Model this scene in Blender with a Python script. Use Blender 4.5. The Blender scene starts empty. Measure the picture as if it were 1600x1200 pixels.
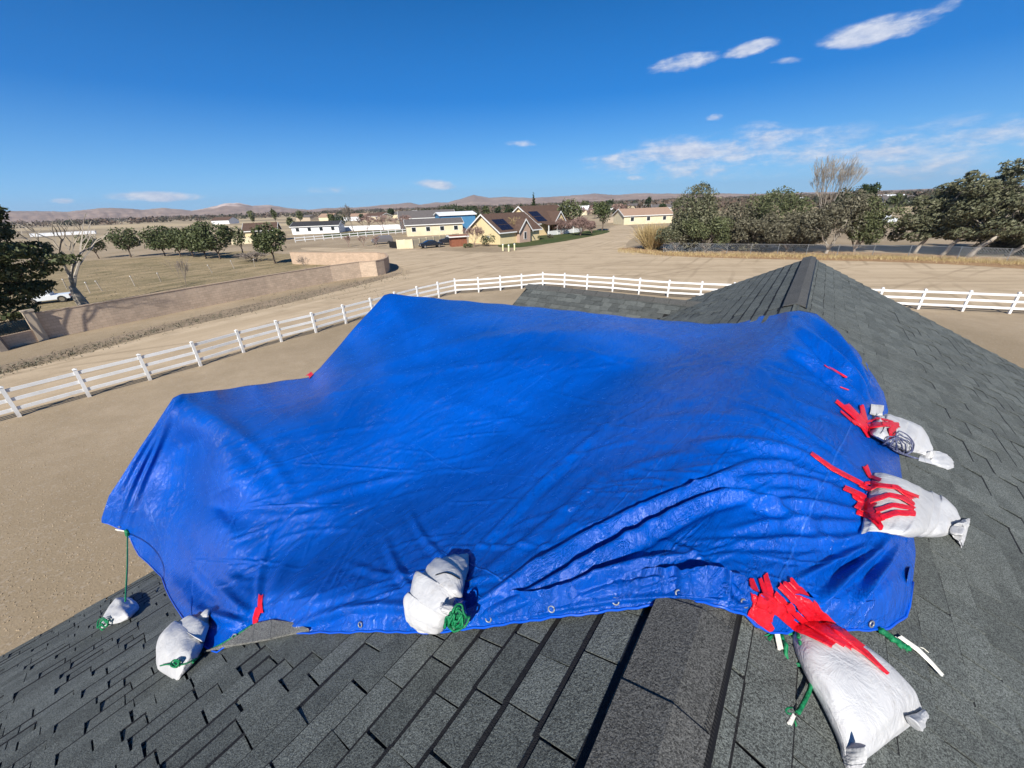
import bpy, math, random
import numpy as np
from mathutils import Vector, Matrix
from mathutils.bvhtree import BVHTree
random.seed(7); rng = np.random.default_rng(7)
S = bpy.context.scene
COL = S.collection
# ------------------------------------------------------------------ camera
GH = 7.45                                   # eye height above the ground
FPX = 600.0; PITCH = math.radians(25.1); ROLL = math.radians(2.0)
UP = np.array([0, math.sin(PITCH), math.cos(PITCH)]); FW = np.array([0, math.cos(PITCH), -math.sin(PITCH)]); RT = np.array([1.0, 0, 0])
cR, sR = math.cos(ROLL), math.sin(ROLL)
EU = cR*RT - sR*UP; EV = sR*RT + cR*UP
CAM = np.array([0, 0, GH])
cam = bpy.data.objects.new('camera', bpy.data.cameras.new('camera')); COL.objects.link(cam); S.camera = cam
cam.data.sensor_width = 36; cam.data.lens = FPX/1600*36; cam.data.clip_end = 30000; cam.data.clip_start = 0.05
cam.matrix_world = Matrix([[EU[i], EV[i], -FW[i], CAM[i]] for i in range(3)] + [[0, 0, 0, 1]])
# ------------------------------------------------------------------ light
SUN_AZ, SUN_EL = math.radians(14+180), math.radians(38)     # where the sun stands (clockwise from +Y)
sun = bpy.data.objects.new('sun', bpy.data.lights.new('sun', 'SUN')); COL.objects.link(sun)
sun.data.energy = 4.6; sun.data.angle = math.radians(0.5); sun.data.color = (1, 0.95, 0.87)
tosun = Vector((math.sin(SUN_AZ)*math.cos(SUN_EL), math.cos(SUN_AZ)*math.cos(SUN_EL), math.sin(SUN_EL)))
sun.rotation_euler = tosun.to_track_quat('Z', 'Y').to_euler()
S.view_settings.view_transform = 'Standard'; S.view_settings.look = 'None'; S.view_settings.gamma = 1; S.view_settings.exposure = 0.55
W = bpy.data.worlds.new('World'); S.world = W; W.use_nodes = True

class NT:
    """small helper to write node trees"""
    def __init__(s, tree): s.t = tree; s.n = tree.nodes; s.l = tree.links
    def add(s, typ, ins=None, **kw):
        n = s.n.new(typ)
        for k, v in kw.items(): setattr(n, k, v)
        for k, v in (ins or {}).items():
            if isinstance(v, bpy.types.NodeSocket): s.l.new(v, n.inputs[k])
            else: n.inputs[k].default_value = v
        return n
    def math(s, op, a, b=0.0, c=0.0, clamp=False):
        n = s.add('ShaderNodeMath', {0: a, 1: b, 2: c}, operation=op); n.use_clamp = clamp; return n.outputs[0]
    def vm(s, op, a, b=(0, 0, 0)):
        n = s.add('ShaderNodeVectorMath', {0: a, 1: b}, operation=op); return n.outputs['Value' if op in ('DOT_PRODUCT', 'LENGTH') else 0]
    def mix(s, f, a, b):
        n = s.add('ShaderNodeMix', data_type='RGBA'); 
        for sk, v in ((n.inputs[0], f), (n.inputs[6], a), (n.inputs[7], b)):
            if isinstance(v, bpy.types.NodeSocket): s.l.new(v, sk)
            else: sk.default_value = (tuple(v)+(1,))[:4] if hasattr(v, '__len__') else v
        return n.outputs[2]
    def noise(s, vec, scale, detail=4, rough=.55, dist=0):
        return s.add('ShaderNodeTexNoise', {'Vector': vec, 'Scale': scale, 'Detail': detail, 'Roughness': rough, 'Distortion': dist}).outputs[0]
    def rng(s, v, a, b, c=0., d=1., smooth=False):
        n = s.add('ShaderNodeMapRange', {0: v, 1: a, 2: b, 3: c, 4: d}); n.clamp = True
        if smooth: n.interpolation_type = 'SMOOTHSTEP'
        return n.outputs[0]
    def mapv(s, vec, scale=(1, 1, 1), rot=(0, 0, 0), loc=(0, 0, 0)):
        if any(rot): vec = s.add('ShaderNodeMapping', {'Vector': vec, 'Rotation': rot}).outputs[0]
        return s.add('ShaderNodeMapping', {'Vector': vec, 'Scale': scale, 'Location': loc}).outputs[0]

def ray(px, py):
    u = (px-800)/FPX; v = -(py-600)/FPX
    return u*EU + v*EV + FW
def rays(px, py):
    px = np.asarray(px, float); py = np.asarray(py, float)
    return ((px-800)/FPX)[..., None]*EU - ((py-600)/FPX)[..., None]*EV + FW
def project(P):
    q = np.asarray(P, float) - CAM; z = q@FW; z = np.where(z < .01, .01, z)
    return 800+FPX*(q@EU)/z, 600-FPX*(q@EV)/z
def ground(px, py, z=0.0):
    r = ray(px, py); t = (z-GH)/r[2]; return CAM + r*t
def top_at(px, py, D):
    """height of the point seen at px,py at horizontal distance D"""
    r = ray(px, py); return GH + r[2]*D/math.hypot(r[0], r[1])
def at_dist(px, py, D):
    r = ray(px, py); return CAM + r*D/math.hypot(r[0], r[1])

# sky: physical sky with a few procedural clouds far away
nt = NT(W.node_tree); nt.n.clear()
sky = nt.add('ShaderNodeTexSky', sky_type='NISHITA'); sky.sun_disc = False; sky.sun_elevation = SUN_EL; sky.sun_rotation = SUN_AZ
sky.altitude = 900; sky.air_density = 1.0; sky.dust_density = 0.15; sky.ozone_density = 3.0
tc = nt.add('ShaderNodeTexCoord'); dirn = nt.vm('NORMALIZE', tc.outputs['Generated'])
sep = nt.add('ShaderNodeSeparateXYZ', {0: dirn})
az = nt.math('ARCTAN2', sep.outputs[0], sep.outputs[1]); el = nt.math('ARCSINE', sep.outputs[2])
cw = nt.add('ShaderNodeCombineXYZ', {0: nt.math('MULTIPLY', az, 1.0), 1: nt.math('MULTIPLY', el, 2.6), 2: 0.0}).outputs[0]
nz1 = nt.noise(cw, 9, 7, .6, .4); nz2 = nt.noise(nt.mapv(cw, (1, 1, 1), loc=(3, 1, 0)), 30, 5, .65)
nz = nt.math('ADD', nt.math('MULTIPLY', nz1, .65), nt.math('MULTIPLY', nz2, .35))
# (px, py, half length px, half height px, tilt deg, density)
CLOUDS = [(1066, 98, 60, 15, 12, 1.0), (1172, 76, 46, 13, 15, 1.0), (1372, 48, 108, 22, 14, 1.15), (1450, 18, 70, 14, 20, .7), (1228, 95, 26, 6, 5, .5),
          (1080, 238, 190, 21, 7, .85), (1200, 215, 90, 14, 4, .7), (1000, 246, 110, 10, 3, .6), (1420, 232, 180, 26, 8, .75), (1540, 212, 120, 24, 8, .7), (1340, 238, 90, 10, 4, .7), (1100, 268, 100, 9, 5, .45),
          (240, 307, 85, 9, 0, .95), (100, 314, 22, 5, 0, .7), (682, 288, 36, 9, -4, .8), (1118, 183, 16, 6, 10, .6), (995, 278, 20, 5, 0, .6), (815, 225, 22, 5, 0, .25), (520, 296, 40, 5, 0, .25), (1130, 240, 250, 40, 5, .52), (1460, 238, 230, 44, 8, .52)]
dens = None
for (cx, cy, hl, hh, tilt, dn) in CLOUDS:
    c = Vector(ray(cx, cy)).normalized(); T = math.radians(tilt)
    a = Vector(ray(cx+hl*math.cos(T), cy-hl*math.sin(T))).normalized(); b = Vector(ray(cx-hh*math.sin(T), cy-hh*math.cos(T))).normalized()
    A = (a-c); B = (b-c); la, lb = A.length, B.length
    dv = nt.vm('SUBTRACT', dirn, tuple(c)); nn_ = A.cross(B); Ad = B.cross(nn_); Ad = Ad/Ad.dot(A); Bd = nn_.cross(A); Bd = Bd/Bd.dot(B)
    u = nt.vm('DOT_PRODUCT', dv, tuple(Ad)); v = nt.vm('DOT_PRODUCT', dv, tuple(Bd))
    r2 = nt.math('ADD', nt.math('MULTIPLY', u, u), nt.math('MULTIPLY', v, v))
    m = nt.math('MULTIPLY', nt.math('SUBTRACT', 1.0, r2, clamp=False), dn)
    m = nt.math('MINIMUM', m, dn)
    dens = m if dens is None else nt.math('MAXIMUM', dens, m)
cl = nt.math('ADD', nt.math('MULTIPLY', dens, .6), nt.math('MULTIPLY', nt.math('SUBTRACT', nz, .5), 2.3))
cov = nt.rng(cl, -.08, .62, 0, .85, True)
facing = nt.math('GREATER_THAN', nt.vm('DOT_PRODUCT', dirn, (0, 1, 0)), 0.0)
cov = nt.math('MULTIPLY', nt.math('MULTIPLY', cov, facing), nt.rng(dens, -.5, .3))
ccol = nt.mix(nt.rng(nz2, .35, .65), (3.6, 4.2, 5.6), (5.9, 6.1, 6.7))
hs = nt.add('ShaderNodeHueSaturation', {'Saturation': 1.6, 'Value': .55, 'Color': sky.outputs[0]}).outputs[0]
hz = nt.mix(nt.rng(sep.outputs[2], 0.0, .30, 1, 0, True), hs, (2.9, 5.2, 8.4))
hz = nt.mix(nt.rng(sep.outputs[2], 0.0, .42, .8, 0), hs, nt.mix(nt.rng(sep.outputs[2], 0.0, .2), (2.7, 4.7, 6.9), (.5, 2.0, 5.3)))
hz = nt.add('ShaderNodeVectorMath', {0: hz, 1: (.72, 1.0, 1.17)}, operation='MULTIPLY').outputs[0]
skyc = nt.mix(cov, hz, ccol)
bg = nt.add('ShaderNodeBackground', {'Color': skyc, 'Strength': 0.095})
out = nt.add('ShaderNodeOutputWorld', {'Surface': bg.outputs[0]})

# ------------------------------------------------------------------ materials
def mat(name, fn=None, base=(.5, .5, .5), rough=.7, **kw):
    m = bpy.data.materials.new(name); m.use_nodes = True; t = NT(m.node_tree)
    p = t.n['Principled BSDF']; p.inputs['Base Color'].default_value = tuple(base)+(1,); p.inputs['Roughness'].default_value = rough
    p.inputs['Specular IOR Level'].default_value = kw.get('spec', .3)
    if 'metal' in kw: p.inputs['Metallic'].default_value = kw['metal']
    if fn: fn(t, p)
    return m
def bump(t, p, h, strength=.5, dist=.02, normal=None):
    ins = {'Height': h, 'Strength': strength, 'Distance': dist}
    if normal is not None: ins['Normal'] = normal
    b = t.add('ShaderNodeBump', ins); t.l.new(b.outputs[0], p.inputs['Normal']); return b.outputs[0]
def pos(t): return t.add('ShaderNodeNewGeometry').outputs['Position']
def island(t): return t.add('ShaderNodeNewGeometry').outputs['Random Per Island']
def noisy(name, c1, c2, scale=3, rough=.8, b=.3, bs=None, spec=.3, isl=0):
    def fn(t, p):
        P = t.add('ShaderNodeTexCoord').outputs['Object']; n = t.noise(P, scale, 5, .6)
        f = t.rng(n, .3, .7)
        if isl: f = t.math('ADD', t.math('MULTIPLY', f, 1-isl), t.math('MULTIPLY', island(t), isl))
        t.l.new(t.mix(f, c1, c2), p.inputs['Base Color'])
        if b: bump(t, p, t.noise(P, bs or scale*8, 3), b, .01)
    return mat(name, fn, rough=rough, spec=spec)

def shingle_fn(c1, c2, isl=.55):
    def fn(t, p):
        P = pos(t)
        g = t.noise(P, 420, 2, .6); g2 = t.noise(P, 150, 2, .6); big = t.noise(P, 1.1, 4, .6); mid = t.noise(P, 9, 4, .7)
        f = t.math('ADD', t.math('MULTIPLY', island(t), isl), t.math('MULTIPLY', t.rng(mid, .3, .7), 1-isl))
        c = t.mix(f, c1, c2)
        c = t.mix(t.rng(big, .35, .7, 0, .35), c, tuple(np.array(c1)*1.15+np.array((.008, .004, 0))))
        sp = t.add('ShaderNodeTexVoronoi', {'Vector': P, 'Scale': 330.0}).outputs['Color']
        spk = t.rng(t.add('ShaderNodeSeparateColor', {0: sp}).outputs[0], .0, 1., .35, 1.9)
        c = t.add('ShaderNodeVectorMath', {0: c, 1: t.add('ShaderNodeCombineXYZ', {0: spk, 1: spk, 2: spk}).outputs[0]}, operation='MULTIPLY').outputs[0]
        t.l.new(c, p.inputs['Base Color'])
        h = t.math('ADD', t.math('MULTIPLY', g, .6), t.math('MULTIPLY', g2, .9))
        bump(t, p, h, .75, .006)
    return fn
M = {}
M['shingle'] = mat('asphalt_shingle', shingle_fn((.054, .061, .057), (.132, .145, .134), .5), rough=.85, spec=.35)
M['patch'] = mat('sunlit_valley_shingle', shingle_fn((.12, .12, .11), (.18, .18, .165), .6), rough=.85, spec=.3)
M['lam'] = mat('laminated_shingle', shingle_fn((.038, .043, .043), (.125, .136, .128), .6), rough=.85, spec=.3)
M['cap'] = mat('ridge_shingle', shingle_fn((.06, .061, .058), (.085, .085, .08)), rough=.85, spec=.35)
M['underlay'] = noisy('roof_underlay', (.008, .008, .009), (.014, .014, .014), 6, .9)
M['sealant_shade'] = noisy('asphalt_sealant_shade', (.006, .006, .008), (.02, .02, .021), 60, .8, b=.8, bs=300)  # bare asphalt, kept near black to carry the butt shadows too
M['black_plastic'] = mat('black_vent_plastic', base=(.012, .012, .013), rough=.5)
M['stucco'] = noisy('tan_stucco', (.42, .34, .25), (.48, .4, .3), 2)
M['trim'] = mat('white_trim', base=(.75, .75, .72), rough=.5)
def vinyl_fn(t, p):
    P = pos(t); z = t.add('ShaderNodeSeparateXYZ', {0: P}).outputs[2]
    g_ = t.math('MULTIPLY', t.rng(z, 0, .45, 1, 0), t.rng(t.noise(P, 5, 5, .7), .35, .65)); c = t.mix(t.rng(t.noise(P, 1.2, 5, .7), .4, .7), (.83, .83, .82), (.70, .70, .67))
    t.l.new(t.mix(t.math('MULTIPLY', g_, .75), c, (.42, .34, .25)), p.inputs['Base Color'])
M['vinyl'] = mat('white_vinyl', vinyl_fn, rough=.42, spec=.45)

def tarp_fn(t, p):
    P = pos(t)
    PH = t.mapv(P, rot=(0, 0, math.radians(37.5)))          # x: across the ridge, y: along the ridge
    n1 = t.noise(t.mapv(PH, (3.6, .9, 2.0), rot=(0, 0, .12)), 2.4, 6, .62, .5)
    n2 = t.noise(t.mapv(PH, (6.5, 1.3, 3), rot=(0, 0, -.4)), 3.0, 6, .66, .7)
    n3 = t.noise(PH, 13, 6, .7, 1.1)
    def crease(n, w): return t.rng(t.math('ABSOLUTE', t.math('SUBTRACT', n, .5)), 0, w, 1, 0, True)
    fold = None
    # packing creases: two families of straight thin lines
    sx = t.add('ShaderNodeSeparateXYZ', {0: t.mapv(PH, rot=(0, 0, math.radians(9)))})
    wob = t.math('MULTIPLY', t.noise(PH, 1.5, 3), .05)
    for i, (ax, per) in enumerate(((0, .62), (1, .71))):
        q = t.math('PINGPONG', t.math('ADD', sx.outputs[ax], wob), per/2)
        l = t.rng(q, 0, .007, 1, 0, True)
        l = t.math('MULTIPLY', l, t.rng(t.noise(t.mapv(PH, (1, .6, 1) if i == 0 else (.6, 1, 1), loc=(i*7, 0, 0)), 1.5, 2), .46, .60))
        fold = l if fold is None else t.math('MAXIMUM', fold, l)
    h = t.math('ADD', t.math('MULTIPLY', n1, .55), t.math('MULTIPLY', n2, .42))
    h = t.math('ADD', h, t.math('MULTIPLY', n3, .09))
    h = t.math('ADD', h, t.math('MULTIPLY', crease(n1, .02), .11))
    h = t.math('ADD', h, t.math('MULTIPLY', crease(n3, .03), .015))
    h = t.math('ADD', h, t.math('MULTIPLY', fold, .10))
    bump(t, p, h, .6, .06)
    big = t.noise(PH, .8, 3)
    c = t.mix(t.rng(big, .35, .65), (.0, .062, .36), (.0, .088, .50))
    c = t.mix(t.math('MULTIPLY', t.rng(t.noise(PH, 5, 6, .7), .6, .75), .04), c, (.10, .16, .5))      # dust
    c = t.mix(t.math('MULTIPLY', fold, .18), c, (.05, .24, .80))     # gloss highlights along the creases, put into the colour
    t.l.new(c, p.inputs['Base Color'])
    t.l.new(t.rng(n3, .3, .7, .18, .30), p.inputs['Roughness'])
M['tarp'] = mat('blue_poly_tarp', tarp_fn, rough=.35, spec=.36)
M['hem'] = mat('tarp_hem', base=(.003, .09, .6), rough=.35, spec=.5)
def tape_fn(t, p):
    P = pos(t); n = t.noise(P, 26, 5, .65, .8); bump(t, p, n, .7, .012)
    t.l.new(t.mix(t.rng(n, .35, .65), (.55, .004, .012), (.74, .012, .03)), p.inputs['Base Color'])
M['tape'] = mat('red_duct_tape', tape_fn, rough=.35, spec=.45)
def sack_fn(t, p):
    P = pos(t); PH = t.mapv(P, rot=(0, 0, .4))
    wv = t.add('ShaderNodeTexWave', {'Vector': PH, 'Scale': 90.0, 'Distortion': 1.0}).outputs[1]
    wv2 = t.add('ShaderNodeTexWave', {'Vector': t.mapv(PH, rot=(0, 0, 1.57)), 'Scale': 90.0, 'Distortion': 1.0}).outputs[1]
    n = t.noise(P, 14, 5, .65, .8)
    h = t.math('ADD', t.math('MULTIPLY', n, 1.0), t.math('MULTIPLY', t.math('ADD', wv, wv2), .006))
    bump(t, p, h, .38, .03)
    c = t.mix(t.rng(t.noise(P, 6, 4), .35, .7), (.60, .60, .595), (.48, .48, .485)); c = t.mix(t.rng(t.noise(P, 11, 6, .75), .56, .74, 0, .5), c, (.34, .30, .25)); c = t.mix(t.math('MULTIPLY', wv, .10), c, (.40, .40, .42)); t.l.new(c, p.inputs['Base Color'])
M['sack'] = mat('white_woven_sack', sack_fn, rough=.45, spec=.4)
M['green_rope'] = noisy('green_rope', (.0, .08, .035), (.015, .28, .10), 60, .5, b=.6, bs=120)
M['navy_cord'] = noisy('navy_cord', (.01, .015, .10), (.25, .27, .38), 55, .5, b=.5)
M['strap'] = noisy('white_strap', (.72, .69, .58), (.8, .78, .7), 20, .5)
M['grey_tag'] = mat('grey_tag', base=(.42, .43, .45), rough=.5)

def ground_fn(t, p):
    P = pos(t)
    n = t.noise(P, .09, 5, .6); n2 = t.noise(P, 1.2, 6, .7); fine = t.noise(P, 24, 3, .7)
    vor = t.add('ShaderNodeTexVoronoi', {'Vector': P, 'Scale': 17.0}).outputs['Color']
    peb = t.add('ShaderNodeSeparateColor', {0: vor}).outputs[0]
    c = t.mix(t.rng(n2, .3, .7), (.335, .262, .172), (.43, .34, .235))
    c = t.mix(t.rng(n, .4, .6, 0, .8), c, (.27, .21, .135))
    c = t.mix(t.rng(peb, .8, 1., 0, .4), c, (.42, .36, .29)); c = t.mix(t.rng(fine, .5, .72, 0, .6), c, (.12, .094, .066))
    dist = t.vm('LENGTH', P)
    fargrass = t.mix(t.rng(t.noise(t.mapv(P, (.35, 1, 1)), .012, 6, .65), .42, .6), (.50, .40, .25), (.22, .18, .13))
    c = t.mix(t.rng(dist, 120, 260), c, fargrass)
    t.l.new(c, p.inputs['Base Color']); bump(t, p, t.math('ADD', fine, n2), .35, .03)
M['ground'] = mat('gravel_ground', ground_fn, rough=.95, spec=.1)
RD = math.radians(34)
def road_fn(t, p):
    P = pos(t)
    n = t.noise(P, .35, 5, .6); fine = t.noise(P, 9, 4, .7)
    streak = t.noise(t.mapv(P, (1, .05, 1), rot=(0, 0, RD)), .9, 5, .6)
    streak2 = t.noise(t.mapv(P, (1, .05, 1), rot=(0, 0, math.radians(100))), .9, 5, .6)
    w = t.rng(t.add('ShaderNodeSeparateXYZ', {0: P}).outputs[0], -12, 4)
    st = t.math('ADD', t.math('MULTIPLY', streak, t.math('SUBTRACT', 1.0, w)), t.math('MULTIPLY', streak2, w))
    c = t.mix(t.rng(st, .3, .7), (.40, .31, .205), (.55, .44, .305)); c = t.mix(t.rng(n, .5, .7, 0, .55), c, (.30, .23, .15))
    c = t.mix(t.rng(fine, .55, .75, 0, .3), c, (.2, .16, .11))
    for rot, per, off in ((34, 5.2, .3), (34, 5.2, 1.9), (98, 7.0, .8), (98, 7.0, 2.4), (62, 9., 1.0), (62, 9., 2.6)):
        q = t.add('ShaderNodeSeparateXYZ', {0: t.mapv(P, rot=(0, 0, math.radians(rot)))}).outputs[0]
        q = t.math('ADD', t.math('ADD', q, off), t.math('MULTIPLY', t.noise(P, .05, 2), 3.))
        l = t.rng(t.math('PINGPONG', q, per/2), .05, .28, 1, 0, True); l = t.math('MULTIPLY', l, t.rng(t.noise(t.mapv(P, loc=(rot, 0, 0)), .06, 3), .45, .6))
        c = t.mix(t.math('MULTIPLY', l, .45), c, (.25, .19, .125))
    t.l.new(c, p.inputs['Base Color']); bump(t, p, t.math('ADD', fine, st), .35, .04)
M['road'] = mat('dirt_road', road_fn, rough=.95, spec=.08)
def patch_fn(c1, c2, c3, sc=.5):
    def fn(t, p):
        P = pos(t); n = t.noise(t.mapv(P, (1, .4, 1), rot=(0, 0, RD)), sc, 7, .7); n2 = t.noise(P, 3.5, 5, .75)
        c = t.mix(t.rng(n, .36, .62), c1, c2); c = t.mix(t.rng(n2, .48, .7, 0, .8), c, c3)
        t.l.new(c, p.inputs['Base Color']); bump(t, p, n2, .8, .12)
    return fn
M['field'] = mat('dry_field', patch_fn((.42, .32, .195), (.21, .175, .10), (.12, .105, .06)), rough=.95, spec=.05)
M['verge'] = mat('dry_verge', patch_fn((.36, .28, .20), (.25, .20, .14), (.16, .125, .09), .8), rough=.95, spec=.05)
M['drygrass'] = mat('dry_grass', patch_fn((.42, .28, .15), (.30, .19, .11), (.22, .14, .08), 1.), rough=.95, spec=.05)
M['lawn'] = mat('lawn', patch_fn((.055, .085, .03), (.10, .105, .045), (.04, .06, .025), .3), rough=.95, spec=.05)
def block_fn(base, dark, sc=1.0):
    def fn(t, p):
        P = t.add('ShaderNodeTexCoord').outputs['UV']
        br = t.add('ShaderNodeTexBrick', {'Vector': P, 'Color1': base+(1,), 'Color2': tuple(.82*x for x in base)+(1,), 'Mortar': dark+(1,), 'Scale': 1.0, 'Mortar Size': .014, 'Bias': 0.0, 'Brick Width': .40, 'Row Height': .2})
        c = t.mix(t.rng(t.noise(P, 1.1, 4, .7), .45, .7, 0, .45), br.outputs[0], tuple(1.25*x for x in base))
        t.l.new(c, p.inputs['Base Color']); bump(t, p, br.outputs[1], -.6, .02)
    return fn
M['block'] = mat('brown_block', block_fn((.58, .45, .33), (.42, .32, .235)), rough=.9, spec=.1)
M['pinkblock'] = mat('pale_block', block_fn((.50, .37, .265), (.40, .30, .22)), rough=.9, spec=.1)
M['creamwall'] = noisy('cream_wall', (.62, .54, .36), (.70, .62, .44), .8, .85, b=.2, spec=.1)
M['yellow'] = noisy('yellow_siding', (.66, .53, .29), (.74, .60, .36), .5, .8, b=.1, spec=.1)
M['brickpink'] = noisy('pink_brick', (.42, .29, .22), (.52, .38, .29), 4, .85, b=.3, spec=.1)
M['roofbrown'] = noisy('brown_roof', (.085, .055, .042), (.13, .085, .065), 2.5, .9, b=.4, spec=.1)
M['roofgrey'] = noisy('grey_roof', (.10, .09, .085), (.16, .145, .14), 2.5, .9, b=.4, spec=.1)
M['roofdark'] = noisy('dark_roof', (.035, .034, .038), (.06, .058, .06), 2.5, .8, b=.3, spec=.1)
M['rooftan'] = noisy('tan_roof', (.30, .20, .14), (.38, .26, .19), 2.5, .9, b=.3, spec=.1)
M['solar'] = mat('solar_panel', base=(.012, .014, .03), rough=.2, spec=.5)
M['glass'] = mat('window_glass', base=(.02, .025, .03), rough=.08, spec=.6)
M['bluemetal'] = noisy('blue_metal', (.06, .20, .36), (.08, .24, .42), 1, .5, b=0)
M['whitemetal'] = noisy('white_metal', (.70, .72, .74), (.8, .8, .8), 1, .5, b=0)
M['wood'] = noisy('red_wood', (.20, .07, .04), (.28, .11, .06), 3, .8)
M['iron'] = mat('black_iron', base=(.015, .015, .015), rough=.5)
M['galv'] = mat('galvanised_steel', base=(.33, .34, .34), rough=.45, metal=.6)
M['chrome'] = mat('chrome', base=(.7, .7, .7), rough=.2, metal=1.0)
M['rubber'] = mat('rubber', base=(.02, .02, .02), rough=.8)
M['carblack'] = mat('black_paint', base=(.012, .015, .022), rough=.25, spec=.6)
M['cargrey'] = mat('grey_paint', base=(.13, .12, .12), rough=.3, spec=.6)
M['carwhite'] = mat('white_paint', base=(.72, .76, .78), rough=.3, spec=.6)
M['headlight'] = mat('headlight', base=(.8, .8, .8), rough=.15, spec=.6)
M['marker'] = noisy('yellow_post', (.75, .68, .35), (.8, .75, .5), 1, .6)
def bark(n, a, b): return noisy(n, a, b, 3, .9, b=.6)
M['bark'] = bark('brown_bark', (.10, .075, .055), (.17, .13, .10))
M['palebark'] = bark('pale_bark', (.30, .26, .21), (.44, .39, .32))
M['greybark'] = bark('grey_bark', (.16, .13, .11), (.26, .22, .18))
M['pinktwig'] = bark('reddish_twig', (.20, .13, .11), (.30, .20, .17))
M['yellowtwig'] = bark('straw_twig', (.36, .27, .13), (.46, .36, .18))
def leaf(n, c1, c2, c3):
    def fn(t, p):
        i = island(t); c = t.mix(t.rng(i, 0, .7), c1, c2); c = t.mix(t.rng(i, .8, 1), c, c3)
        t.l.new(c, p.inputs['Base Color'])
    return mat(n, fn, rough=.6, spec=.25)
M['pine'] = leaf('pine_needles', (.042, .058, .02), (.085, .10, .04), (.13, .14, .065))
M['cedar'] = leaf('deep_green_leaves', (.014, .026, .012), (.035, .055, .02), (.06, .08, .03))
M['olive'] = leaf('olive_leaves', (.055, .07, .032), (.12, .132, .06), (.17, .18, .09))
M['greyleaf'] = leaf('grey_green_leaves', (.07, .066, .042), (.14, .13, .085), (.20, .185, .13))
M['euc'] = leaf('eucalyptus_leaves', (.065, .074, .04), (.14, .142, .08), (.21, .205, .13))
M['straw'] = leaf('straw_stems', (.30, .22, .10), (.46, .35, .17), (.55, .44, .24))
M['reddish'] = leaf('reddish_twigs', (.13, .085, .07), (.21, .14, .12), (.3, .22, .18))

# ------------------------------------------------------------------ mesh helpers
def tag(o, label=None, cat=None, group=None, kind=None):
    for k, v in (('label', label), ('category', cat), ('group', group), ('kind', kind)):
        if v: o[k] = v
    return o
def thing(name, loc, label, cat, group=None, rz=0.0):
    o = bpy.data.objects.new(name, None); COL.objects.link(o); o.location = Vector(loc); o.rotation_euler = (0, 0, rz)
    o.empty_display_size = .2
    return tag(o, label, cat, group)
def link(name, me, parent=None):
    o = bpy.data.objects.new(name, me); COL.objects.link(o)
    if parent is not None:
        o.parent = parent; 
    return o
class MB:
    def __init__(s): s.v = []; s.f = []
    def box(s, c, size, R=None):
        c = np.array(c, float); hx, hy, hz = np.array(size)/2; R = np.eye(3) if R is None else R; n = len(s.v)
        for dx, dy, dz in ((-1,-1,-1),(1,-1,-1),(1,1,-1),(-1,1,-1),(-1,-1,1),(1,-1,1),(1,1,1),(-1,1,1)):
            s.v.append(c + R@np.array((dx*hx, dy*hy, dz*hz)))
        s.f += [tuple(n+i for i in q) for q in ((0,3,2,1),(4,5,6,7),(0,1,5,4),(1,2,6,5),(2,3,7,6),(3,0,4,7))]; return s
    def hexa(s, P8):
        n = len(s.v); s.v += [np.array(p, float) for p in P8]
        s.f += [tuple(n+i for i in q) for q in ((0,3,2,1),(4,5,6,7),(0,1,5,4),(1,2,6,5),(2,3,7,6),(3,0,4,7))]; return s
    def tube(s, pts, rad, k=6, cap=True):
        pts = [np.array(p, float) for p in pts]; n0 = len(s.v)
        rad = rad if hasattr(rad, '__len__') else [rad]*len(pts)
        ref = None
        for i, p in enumerate(pts):
            d = pts[min(i+1, len(pts)-1)] - pts[max(i-1, 0)]; d = d/(np.linalg.norm(d)+1e-9)
            if ref is None: ref = np.array((0, 0, 1.)) if abs(d[2]) < .9 else np.array((1., 0, 0))
            a = ref - d*(ref@d); a /= (np.linalg.norm(a)+1e-9); ref = a; b = np.cross(d, a)
            for j in range(k):
                t = 2*math.pi*j/k; s.v.append(p + rad[i]*(a*math.cos(t)+b*math.sin(t)))
        for i in range(len(pts)-1):
            for j in range(k):
                s.f.append((n0+i*k+j, n0+i*k+(j+1) % k, n0+(i+1)*k+(j+1) % k, n0+(i+1)*k+j))
        if cap:
            s.f.append(tuple(n0+j for j in range(k))[::-1]); s.f.append(tuple(n0+(len(pts)-1)*k+j for j in range(k)))
        return s
    def poly(s, pts): n = len(s.v); s.v += [np.array(p, float) for p in pts]; s.f.append(tuple(range(n, n+len(pts)))); return s
    def prism(s, pts, h):
        """closed polygon pts extruded by vector h"""
        n = len(s.v); k = len(pts); h = np.array(h, float)
        s.v += [np.array(p, float) for p in pts] + [np.array(p, float)+h for p in pts]
        s.f.append(tuple(range(n, n+k))[::-1]); s.f.append(tuple(range(n+k, n+2*k)))
        for i in range(k): j = (i+1) % k; s.f.append((n+i, n+j, n+k+j, n+k+i))
        return s
    def build(s, name, m, parent=None, smooth=False, fix=False):
        me = bpy.data.meshes.new(name); me.from_pydata([tuple(v) for v in s.v], [], s.f); me.materials.append(M[m])
        if fix:
            import bmesh
            b = bmesh.new(); b.from_mesh(me); bmesh.ops.recalc_face_normals(b, faces=b.faces); b.to_mesh(me); b.free()
        if smooth: me.polygons.foreach_set('use_smooth', [True]*len(me.polygons))
        me.update(); return link(name, me, parent)
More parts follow.
